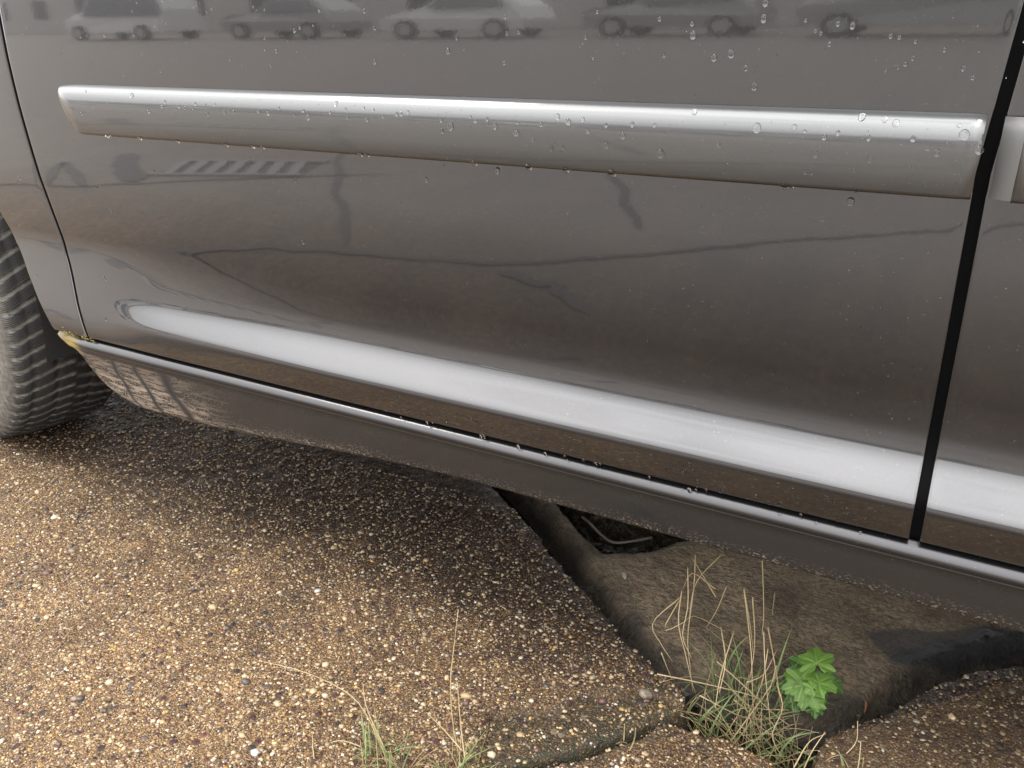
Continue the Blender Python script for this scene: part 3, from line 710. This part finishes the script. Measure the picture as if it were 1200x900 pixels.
for a, b_, r_ in [(100, 107, 1.4), (85, 128, 1.3), (96, 133, 1.6), (110, 126, 1), (125, 120, 1), (146, 133, 1.2), (154, 112, 2.6), (174, 131, 1.8), (190, 125, 1.5), (193, 119, 1.2), (210, 125, 1.8), (216, 127, 1.2), (229, 122, 1.5), (243, 134, 2), (241, 123, 1), (252, 123, 1), (263, 132, 1.6),
    (274, 132, 1.4), (303, 131, 1.4), (314, 133, 1.8), (327, 127, 1.2), (345, 135, 1.2), (355, 130, 1.7), (361, 137, 2.2), (387, 132, 1.5), (393, 121, 2.4), (405, 128, 1.3), (407, 138, 1.6), (426, 127, 1.5), (437, 129, 1.5), (430, 140, 1.8), (449, 137, 1.4), (465, 134, 1.6), (470, 134, 1.5), (478, 132, 1.5),
    (517, 141, 1.4), (518, 154, 1.6), (528, 148, 2.6), (551, 137, 1.3), (557, 142, 1.7), (550, 149, 1.2), (571, 140, 1.3), (580, 148, 2.4), (607, 144, 1.3), (605, 156, 2.3), (624, 164, 1.6), (634, 146, 1.7), (653, 137, 2.2), (666, 143, 2.4), (683, 140, 1.8), (689, 154, 1.7), (710, 147, 1.6), (730, 159, 2), (741, 146, 1.6), (767, 147, 1.2), (710, 170, 2.2), (646, 174, 1.8),
    (660, 174, 1.6), (774, 180, 2.8), (814, 131, 1.8), (887, 150, 2.7), (931, 149, 2), (943, 154, 1.2), (966, 161, 1.6), (982, 156, 1.6), (1010, 137, 2.4), (1037, 140, 1.8), (1050, 144, 2.4), (1018, 162, 1.6), (956, 181, 1.6), (842, 170, 1.4), (1019, 187, 1.6), (1070, 163, 2), (1130, 158, 3), (1124, 147, 1.4), (1098, 179, 1.8), (1148, 176, 2.2), (1087, 174, 1.3), (950, 202, 1.5), (943, 202, 1.5), (1001, 200, 1.2)]:
    drop(a, b_, r_ * K, 'strip')
for a, b_, r_ in [(420, 172, 2), (122, 148, 2), (161, 155, 2.1), (205, 160, 2), (262, 163, 2.2), (294, 168, 2.4), (306, 168, 1.9), (428, 175, 1.9), (554, 187, 2.4), (618, 194, 2.6), (662, 196, 2.7), (716, 201, 3), (919, 217, 3), (926, 218, 1.8), (1003, 222, 1.4)]:
    drop(a, b_, r_ * K * 1.1, 'strip', True)
for a, b_, r_ in [(500, 211, 2.1), (583, 200, 2.2), (997, 236, 2.4), (346, 211, 1.7), (355, 284, 1.7), (114, 220, 1.4), (130, 247, 1.5), (23, 209, 1.4), (22, 214, 1), (24, 266, 1.2), (60, 185, .9), (181, 200, .9), (292, 188, 1), (122, 325, 1.4), (124, 328, 1.2), (43, 323, 1.3), (124, 374, 1.4), (229, 286, .7), (906, 438, 1.0), (160, 300, .9)]:
    drop(a, b_, r_ * K, 'mid')
random.seed(3)
for i in range(120):
    u = random.random(); x = 120 + u * 920; k = random.random() ** 1.6
    yb = 403 + .2555 * (x - 100) - 6; y = yb - 2 - k * (14 + 26 * u)
    drop(x, y, random.choice([.7, .9, 1, 1.2, 1.5]) * K * (.8 + .6 * u), 'low')

sv = []; sf = []
hv = np.array([v.co[:] for v in dm.vertices]); hf = [tuple(p.vertices) for p in dm.polygons]
bm = bmesh.new(); bmesh.ops.create_icosphere(bm, subdivisions=1, radius=1); hv = np.array([v.co[:] for v in bm.verts]); hf = [tuple(v.index for v in f.verts) for f in bm.faces]; bm.free()
random.seed(21)
for i in range(900):
    k = i % 3
    if k == 0: X = random.uniform(-1.25, .05); z = random.uniform(.69, .80); y = float(ysurf(X, z))
    elif k == 1: X = random.uniform(-.9, -.01); z = random.uniform(.63, .675); y = moulding_y(X, z)
    else:
        X = random.uniform(-1.2, .05); z = (.3175 + random.random() ** 1.5 * .035) if random.random() < .6 else random.uniform(.4, .62); y = float(ysurf(X, z))
    rr_ = random.choice([.35, .45, .6, .85]) * K * .75; o_ = len(sv)
    sv += [(X + p[0] * rr_, y + p[1] * rr_ * .5, z + p[2] * rr_ * 1.2) for p in hv]; sf += [tuple(q + o_ for q in f_) for f_ in hf]
tag(mesh('fine_droplets', sv, sf, M['water']), 'fine spray of tiny water droplets over the grey door paint', 'water droplets', kind='stuff')
# ------------------------------------------------------------------ plants
VW = -FWD
def lens_pts(pix, t0, dt=0.0, wob=.0):
    n_ = len(pix); out_ = []
    for i, (a, b_) in enumerate(pix): out_.append(PT(a, b_, t0 + dt * i / max(1, n_ - 1) + random.uniform(-wob, wob)))
    return out_
def spline(pts, n=9):
    pts = [Vector(p) for p in pts]
    if len(pts) == 2: return [pts[0].lerp(pts[1], i / (n - 1)) for i in range(n)]
    P_ = [pts[0] * 2 - pts[1]] + pts + [pts[-1] * 2 - pts[-2]]; res = []
    seg = len(pts) - 1
    for i in range(n):
        u = i / (n - 1) * seg; k = min(int(u), seg - 1); t_ = u - k; a, b_, c_, d_ = P_[k:k + 4]
        res.append(.5 * ((2 * b_) + (c_ - a) * t_ + (2 * a - 5 * b_ + 4 * c_ - d_) * t_ ** 2 + (3 * b_ - a - 3 * c_ + d_) * t_ ** 3))
    return res
def depth_at(px, py, z): d = ray(px, py); return (z - CAM.z) / d.z
def tuft(name_label, base_px, zg, stalks, nblades, spread, blen, green_frac, group=None, lean=0):
    bp = PZ(base_px[0], base_px[1], zg); e = empty('grass_tuft', bp); tag(e, name_label, 'grass tuft', group)
    dry = MB(); gr_ = MB()
    t0 = depth_at(base_px[0], base_px[1], zg)
    for st in stalks:
        pts = lens_pts(st, t0 + random.uniform(-.02, .02), random.uniform(-.05, .05), .004)
        q = spline(pts, 12); dry.tube(q, [.0009 * (1 - .55 * i / 11) for i in range(12)], 5)
    for i in range(nblades):
        a = random.uniform(0, 2 * pi); rr_ = random.random() ** .6
        b0 = bp + Vector((cos(a) * spread[0] * rr_, sin(a) * spread[1] * rr_, -.004))
        az = random.uniform(0, 2 * pi); tilt = random.uniform(.05, .75) ; ln = blen * random.uniform(.45, 1.15)
        d0 = Vector((cos(az) * sin(tilt) + lean, sin(az) * sin(tilt), cos(tilt))).normalized()
        cv = Vector((cos(az), sin(az), -.9)) * random.uniform(.1, .7)
        pts = [b0 + d0 * ln * u + cv * ln * u * u * .6 for u in np.linspace(0, 1, 8)]
        pts = [p if p.z > zg - .005 else Vector((p.x, p.y, zg - .003)) for p in pts]
        tgt = gr_ if random.random() < green_frac else dry
        if tgt is gr_: tgt.ribbon(pts, random.uniform(.0011, .0021), VW + Vector((random.uniform(-.8, .8), random.uniform(-.8, .8), 0)))
        else: tgt.tube(pts, [.0006 * (1 - .6 * k / 7) for k in range(8)], 4)
    for mb_, nm, mt in ((dry, 'dry_stalks', 'straw'), (gr_, 'green_blades', 'blade')):
        if mb_.v:
            mb_.v = [tuple(Vector(p) - bp) for p in mb_.v]; mb_.build(nm, M[mt], e)
    return e
random.seed(5)
tuft('small green and straw grass tuft with one long arched dry stalk', (452, 893), 0, [[(448, 880), (436, 850), (415, 818), (380, 797), (345, 784), (310, 776)], [(445, 885), (400, 868), (370, 880)], [(452, 880), (430, 830), (425, 800)], [(372, 915), (367, 880), (366, 858)]], 42, (.03, .022), .052, .62)
tuft('small grass tuft with an upright dry stalk at the foot of the concrete piece', (540, 905), 0, [[(540, 895), (531, 850), (528, 800), (533, 750), (537, 715)], [(545, 890), (540, 850), (536, 800)], [(542, 880), (520, 855), (500, 835)], [(506, 910), (507, 885)]], 26, (.022, .016), .055, .6, lean=.15)
tuft('sparse straw tuft rising from the corner of the broken slab', (775, 838), -.05, [[(838, 690), (812, 672), (800, 690)], [(815, 650), (813, 690), (806, 745), (808, 775), (812, 812)], [(806, 665), (806, 710), (800, 745), (810, 770)], [(845, 650), (815, 685), (806, 740)], [(797, 700), (765, 730), (775, 755), (788, 775)], [(799, 692), (795, 730), (803, 765), (811, 800), (815, 812)],
    [(797, 702), (778, 738), (800, 730), (815, 722), (850, 740)], [(839, 700), (820, 668), (812, 655)], [(775, 765), (790, 803)], [(851, 688), (840, 715), (828, 735)]], 26, (.04, .03), .07, .5)
tuft('dense tangle of straw and thin green grass in the gap beside the leafy plant', (880, 880), -.07, [[(770, 790), (820, 800), (870, 812), (900, 822)], [(845, 735), (850, 775), (843, 812)], [(780, 830), (830, 842), (870, 880), (920, 905)], [(840, 775), (868, 800), (905, 835), (925, 850)], [(860, 740), (845, 790), (838, 830)],
    [(900, 760), (893, 800), (880, 830), (870, 870)], [(910, 780), (900, 815), (885, 850)], [(820, 815), (870, 840), (905, 842), (940, 836)], [(872, 690), (880, 760), (882, 815), (885, 860)], [(882, 700), (884, 760), (872, 830)], [(925, 880), (905, 848), (890, 838), (860, 842)], [(875, 800), (895, 790), (910, 762)],
    [(900, 735), (910, 790), (915, 830), (922, 870)], [(848, 880), (870, 850), (905, 800), (908, 775)], [(770, 855), (830, 880), (860, 895)], [(835, 900), (880, 845), (890, 800)], [(895, 740), (897, 790), (903, 850)], [(932, 870), (905, 860), (870, 862)], [(925, 832), (880, 828), (850, 800), (838, 790)],
    [(860, 820), (895, 850), (905, 880)], [(910, 800), (917, 830), (905, 862), (918, 890)], [(850, 862), (868, 830), (878, 790)]], 120, (.085, .04), .10, .36)
tuft('thin upright green grass blades against the brown concrete under the sill', (870, 815), -.05, [[(872, 690), (880, 740), (885, 790)], [(893, 650), (895, 715), (893, 745)], [(908, 695), (905, 720)]], 44, (.06, .04), .12, .92)
tuft('few short pale bent stalks at the bottom edge beside the wet slab', (985, 905), -.01, [[(968, 912), (985, 890), (1003, 870), (1005, 845)], [(1003, 915), (1007, 890), (1009, 868)], [(1010, 905), (1012, 888)], [(940, 905), (952, 880), (967, 858)], [(930, 900), (948, 870), (968, 860)]], 8, (.03, .01), .05, .6)
tuft('two tiny dry stems standing on the bottom slab below the crack', (735, 873), 0, [[(731, 868), (732, 848)], [(735, 885), (743, 868), (745, 853)], [(708, 862), (722, 868)]], 2, (.01, .01), .02, 0)

def leaf_mesh(scale, seed):
    rg = random.Random(seed); lobes = [(0, 1.0, .55), (1.02, .90, .55), (-1.02, .90, .55), (2.0, .70, .5), (-2.0, .70, .5)]
    n_ = 121; ring = []
    for i in range(n_):
        th = -2.75 + 5.5 * i / (n_ - 1)
        r_ = max(a * math.exp(-((th - c) / w_) ** 2 * .75) for c, a, w_ in lobes) * .66 + .34
        r_ *= 1 + .17 * (abs(((th * 2.9 + .5 + .2 * sin(5 * th + seed)) % 1) - .5) * 2 - .5)
        ring.append((th, r_))
    v = [(0, 0, 0)]; nr = 6; f = []; ve = [1]
    for k in range(1, nr + 1):
        for th, r_ in ring:
            q = r_ * k / nr; x = sin(th) * q; y = cos(th) * q
            vein = min(abs(th - c) for c, _, _ in lobes); 
            z = -.22 * q * q + .09 * min(vein, .35) / .35 * q + .03 * sin(9 * th + k) * q
            v.append((x * scale, y * scale, z * scale)); ve.append(math.exp(-(vein * q / .022) ** 2))
    for i in range(n_ - 1): f.append((0, 1 + i + 1, 1 + i))
    for k in range(nr - 1):
        for i in range(n_ - 1):
            a = 1 + k * n_ + i; f.append((a, a + 1, a + n_ + 1, a + n_))
    return v, f, ve
pb = PZ(944, 842, -.085); plant = tag(empty('leafy_plant', pb), 'bright green lobed-leaf seedling growing in the gap by the dark water', 'plant')
tb = depth_at(944, 842, -.085); stem = MB()
crown = PT(950, 800, tb - .035)
stem.tube([Vector((0, 0, 0)), (crown - pb) * .5 + Vector((.004, 0, 0)), crown - pb], [.0022, .002, .0018], 7)
for i, (a, b_, s_, td, ang_, dk) in enumerate([(956, 770, .026, -.045, 0.1, 0), (934, 797, .025, -.05, .7, 0), (966, 796, .027, -.062, -.75, 0), (981, 798, .020, -.03, -1.2, 1), (944, 820, .024, -.06, 2.6, 0), (961, 826, .013, -.065, -2.3, 0),
        (955, 834, .014, -.055, 3.0, 1), (926, 806, .022, -.03, 1.5, 1), (937, 778, .022, -.012, .6, 1), (966, 812, .018, -.04, -1.7, 1), (927, 823, .017, -.03, 2.0, 1), (948, 805, .012, -.07, 1.0, 0)]):
    pos = PT(a, b_, tb + td); v, f, ve = leaf_mesh(s_ * random.uniform(.85, 1.05), i)
    o = mesh('leaf', v, f, M['leaf_shaded' if dk else 'leaf'], plant, attrs={'vein': ve})
    upd = (UPV * cos(ang_) - RGT * sin(ang_)); nrm = (VW * .55 + Vector((0, 0, 1)) * .75 + Vector((random.uniform(-.45, .45), random.uniform(-.45, .45), 0))).normalized()
    yv = (upd - nrm * upd.dot(nrm)).normalized(); xv = yv.cross(nrm)
    base_ = pos - yv * s_ * .35 - pb
    o.matrix_local = Matrix(((xv.x, yv.x, nrm.x, base_.x), (xv.y, yv.y, nrm.y, base_.y), (xv.z, yv.z, nrm.z, base_.z), (0, 0, 0, 1)))
    stem.tube(spline([crown - pb - Vector((0, 0, .012 * (i % 3))), (crown - pb) * .4 + base_ * .6 + Vector((0, 0, .003)), base_], 6), .0009, 5)
stem.build('stem', M['leaf'], plant)

# ------------------------------------------------------------------ debris
def rock(name, px, py, z, size, col, label, cat, seed, flat=.5, group=None):
    bm = bmesh.new(); bmesh.ops.create_icosphere(bm, subdivisions=3, radius=1)
    rg = np.random.default_rng(seed); cs_ = [(Vector(rg.normal(size=3)).normalized(), rg.uniform(.55, .9)) for _ in range(11)]
    for v in bm.verts:
        p = v.co.copy()
        for d_, h_ in cs_:
            k = p.dot(d_)
            if k > h_: p -= d_ * (k - h_)
        v.co = Vector((p.x * size[0], p.y * size[1], p.z * size[0] * flat))
    me = bpy.data.meshes.new(name); bm.to_mesh(me); bm.free()
    at = me.attributes.new('col', 'FLOAT_COLOR', 'POINT'); at.data.foreach_set('color', list((*col, 1)) * len(me.vertices))
    me.materials.append(M['stone']); o = bpy.data.objects.new(name, me); C.objects.link(o)
    o.location = PZ(px, py, z) + Vector((0, 0, size[0] * flat * .4)); o.rotation_euler = (rg.uniform(-.2, .2), rg.uniform(-.2, .2), rg.uniform(0, 3)); tag(o, label, cat, group); return o
rock('stone', 731, 676, -.047, (.010, .005), (.62, .58, .50), 'flat pale stone chip lying near the dark pit under the sill', 'stone', 1, .35)
rock('stone', 720, 682, -.047, (.003, .003), (.5, .45, .38), 'tiny pale crumb just left of the flat pale stone chip', 'stone', 2)
rock('stone', 757, 815, -.008, (.009, .008), (.17, .14, .10), 'grey brown lump of concrete at the broken slab corner', 'stone', 3, .7)
rock('stone', 772, 822, -.03, (.012, .009), (.22, .18, .15), 'rough brown fragment wedged beside the grey lump', 'stone', 4, .7)
rock('stone', 788, 806, -.05, (.010, .006), (.035, .04, .045), 'wet dark slate chip in the crack beside the straw tuft', 'stone', 5, .4)
rock('stone', 800, 812, -.05, (.012, .006), (.03, .034, .04), 'second wet dark chip, right of the slate one', 'stone', 6, .3)
rock('stone', 1178, 753, -.084, (.0045, .0035), (.38, .36, .33), 'small grey pebble in the dark water gap near the sill', 'stone', 7, .5)
rock('stone', 1120, 770, -.084, (.004, .003), (.33, .31, .28), 'smaller grey pebble further left in the dark water gap', 'stone', 8, .5)
rock('stone', 790, 690, -.047, (.007, .005), (.15, .125, .10), 'pale flake on the brown concrete left of the straw', 'stone', 9, .3)
rock('stone', 1115, 841, -.0, (.0055, .0045), (.55, .42, .25), 'tan pebble standing proud on the bottom right slab', 'stone', 12, .6)
for i in range(24):
    rock('grit', random.uniform(690, 960), random.uniform(650, 890) if i < 8 else random.uniform(800, 895), -.05 if i < 8 else -.08, (random.uniform(.002, .005),) * 2, random.choice([(.35, .3, .24), (.5, .45, .36), (.12, .1, .08)]),
         'crumb of loose grit in the recess below the slab edge', 'grit', 40 + i, .6, 'loose grit in the recess')
def dead_leaf(pix, zb, label, wd):
    t0 = depth_at(*pix[0], zb) - .012; pts = spline([PT(a, b_, t0) for a, b_ in pix], 9); b_ = MB(); v = []
    for i, p in enumerate(pts):
        u = i / 8; s_ = wd * sin(pi * min(1, u * .92 + .06)); v += [p - UPV * s_ * .6 - RGT * s_ * .5 * (abs(pts[-1].z - pts[0].z) > .006), p + VW * s_ * .4, p + UPV * s_ * .6 + RGT * s_ * .5 * (abs(pts[-1].z - pts[0].z) > .006)]
    f = [(i * 3 + k, i * 3 + k + 1, i * 3 + k + 4, i * 3 + k + 3) for i in range(8) for k in range(2)]
    tag(mesh('dead_leaf', v, f, M['deadleaf']), label, 'dead leaf')
dead_leaf([(988, 838), (998, 838), (1010, 839)], -.07, 'narrow orange brown dead leaf lying flat by the dark water', .005)
dead_leaf([(1013, 836), (1015, 828), (1014, 820)], -.07, 'small orange brown dead leaf standing upright by the dark water', .0035)
wr = MB(); wr.tube(spline([PZ(682, 606, -.06), PZ(690, 612, -.058), PZ(706, 628, -.062), PZ(720, 636, -.06), PZ(742, 634, -.058), PZ(764, 630, -.056)], 18), .0022, 6)
tag(wr.build('added_pit_rim', M['added_pit_lip']), 'added thin pale tube standing in for the light rim of the dark pit', 'added_pit_lip')  # added tube standing in for the pit's light rim
# still water standing in the gap
wp = PG([(960, 838), (1010, 800), (1080, 772), (1150, 750), (1240, 725), (1240, 790), (1150, 800), (1080, 830), (1010, 850)], -.084)
tag(mesh('water', [(x, y, -.084) for x, y in wp], [tuple(range(len(wp)))[::-1]], mat('murky_water', (.008, .008, .007), .04), smooth=False), kind='structure')

# ------------------------------------------------------------------ what the paint mirrors, across the street
def strip(pts, wd):
    v = []; f = []
    for i, p in enumerate(pts):
        p = Vector((*p, .004)); t_ = (Vector((*pts[min(i + 1, len(pts) - 1)], 0)) - Vector((*pts[max(i - 1, 0)], 0))).normalized(); a = Vector((-t_.y, t_.x, 0)) * wd * random.uniform(.7, 1.1) * .5 * (.12 + .88 * min(1, 5 * sin(pi * i / (len(pts) - 1))))
        v += [p + a, p - a]
    for i in range(len(pts) - 1): f.append((2 * i, 2 * i + 1, 2 * i + 3, 2 * i + 2))
    return v, f
def wander(a, b_, n_=40, am=.06):
    return [(a[0] + (b_[0] - a[0]) * i / n_ + fbm(np.array([i * .31 + a[0] * 9]), np.array([a[1]]), 1, 3)[0] * am * 4, a[1] + (b_[1] - a[1]) * i / n_ + fbm(np.array([a[0]]), np.array([i * .31 + a[1] * 5]), 1, 3)[0] * am * 4) for i in range(n_ + 1)]
ck = MB()
def poly_wander(pts, wd, am=.013):
    q = []
    for a, b_ in zip(pts[:-1], pts[1:]): q += wander(a, b_, 12, am)[:-1]
    ck.add(*strip(q + [pts[-1]], wd))
for pts, w_ in [([(-2.6, -.50), (-1.91, -.70), (-1.68, -.8), (-1.33, -.85), (-1.05, -.88), (-.78, -1.0), (-.44, -1.3), (-.06, -1.6), (.6, -2.2)], .022),
        ([(-.98, -.86), (-.80, -.80), (-.68, -.70)], .034), ([(-1.5, -2.6), (-1.14, -2.01), (-.78, -1.29)], .03), ([(-2.6, -2.3), (-2.15, -1.69), (-1.47, -.87)], .028),
        ([(-3.9, -.75), (-3.2, -.98), (-2.86, -1.08), (-2.4, -1.42), (-1.9, -1.7)], .02), ([(-3.05, -.98), (-3.44, -1.38), (-2.86, -1.07)], .05), ([(-3.34, -1.66), (-3.0, -1.38), (-2.74, -1.22)], .11), ([(-5, -4.4), (3, -4.2)], .05)]:
    poly_wander(pts, w_)
tag(ck.build('tar_joints', M['tar'], None, False), kind='structure')
gt = tag(empty('drain_grate', (-2.55, -1.58, 0), R(-20)), 'slotted dark iron drain grate mirrored in the door below the moulding', 'drain grate')
g_ = MB(); g_.box(-.32, .32, -.16, -.13, .0, .012); g_.box(-.32, .32, .13, .16, .0, .012)
for i in range(7): g_.add([(-.32 + i * .085 + q * .06 + p * .045, -.128 + q * .256, .001 + w * .01) for p in (0, 1) for q in (0, 1) for w in (0, 1)], boxv(0, 1, 0, 1, 0, 1)[1])
g_.build('bars', mat('worn_concrete_bars', (.27, .26, .25), .8), gt, False); MB().box(-.30, .30, -.125, .125, .0005, .003).build('pit', M['tar'], gt, False)
def street_car(x, y, paint, label, prof, rz=0):
    e = tag(empty('parked_car', (x, y, 0), rz), label, 'car', None)
    w_ = 1.75; n_ = len(prof); v = [(a, 0 if c < .95 else .16, c) for a, c in prof] + [(a, w_ if c < .95 else w_ - .16, c) for a, c in prof]
    f = [tuple(range(n_)), tuple(n_ + i for i in range(n_))[::-1]] + [(i, n_ + i, n_ + (i + 1) % n_, (i + 1) % n_) for i in range(n_)]
    mesh('body', v, f, paint, e, False)
    top = [p for p in prof if p[1] > 1.3]; xa, xb = min(p[0] for p in top), max(p[0] for p in top); zt = max(p[1] for p in prof)
    for yy, q in ((-.006, .154), (w_ + .006, w_ - .154)):
        mesh('side_window', [(xa - .35, yy + (.02 if yy < 0 else -.02), .99), (xb + .3, yy + (.02 if yy < 0 else -.02), .99), (xb - .05, q, zt - .1), (xa + .05, q, zt - .1)], [(0, 1, 2, 3)], M['pale_glass'], e, False)
    for wx in (min(p[0] for p in prof) + .8, max(p[0] for p in prof) - .75):
        for wy in (.0, w_):
            wh = empty('wheel', (wx, wy, .31)); wh.parent = e; s_ = 1 if wy else -1
            MB().tube([(0, -.1, 0), (0, .1, 0)], .31, 28).build('tyre', M['black'], wh, False)
            MB().tube([(0, s_ * .07, 0), (0, s_ * .112, 0)], .2, 20).build('rim', M['steel'], wh, False)
hatch = [(-2.1, .3), (-2.15, .7), (-1.9, .88), (-1.0, .98), (-.4, 1.45), (1.1, 1.48), (1.75, 1.0), (1.9, .6), (1.85, .3)]
van = [(-2.4, .3), (-2.45, .8), (-2.2, 1.0), (-1.6, 1.2), (-1.1, 1.85), (2.2, 1.9), (2.4, 1.2), (2.4, .35)]
for (x, y, p_, l_, pr_) in [(-11.5, -19, 'white', 'white hatchback parked across the street, faintly mirrored at the top of the door', hatch), (-17.5, -19.5, 'dark', 'dark saloon parked left of the white hatchback across the street, mirrored in paint', hatch),
        (-24, -19, 'white', 'white van parked far left across the street, mirrored at the top left of the door', van), (-6.5, -20, 'dark', 'dark car parked right of the white hatchback across the street', hatch), (-1.2, -19, 'dark', 'dark van parked opposite the rear shut line', van), (5, -19, 'white', 'white van parked across the street right of the dark van', van)]:
    street_car(x, y, M[p_], l_, pr_)
hs = tag(empty('terraced_house', (0, -30, 0)), 'long pale rendered building across the street behind the parked cars', 'building')
MB().box(-60, 40, -8, 0, 0, 3.6).build('wall', M['wall'], hs, False)
mesh('roof', [(-60.3, .4, 3.6), (40.3, .4, 3.6), (40.3, -4, 4.6), (-60.3, -4, 4.6), (-60.3, -8.4, 3.6), (40.3, -8.4, 3.6)], [(0, 1, 2, 3), (3, 2, 5, 4)], M['roof'], hs, False)
for i in range(22):
    x_ = -57 + i * 4.4; wn = MB().box(x_, x_ + 1.5, -.02, .012, 1.0, 2.4).build('window', M['glass'], hs, False)
    MB().box(x_ - .08, x_ + 1.58, .0, .06, .9, .98).build('sill', M['white'], wn, False)
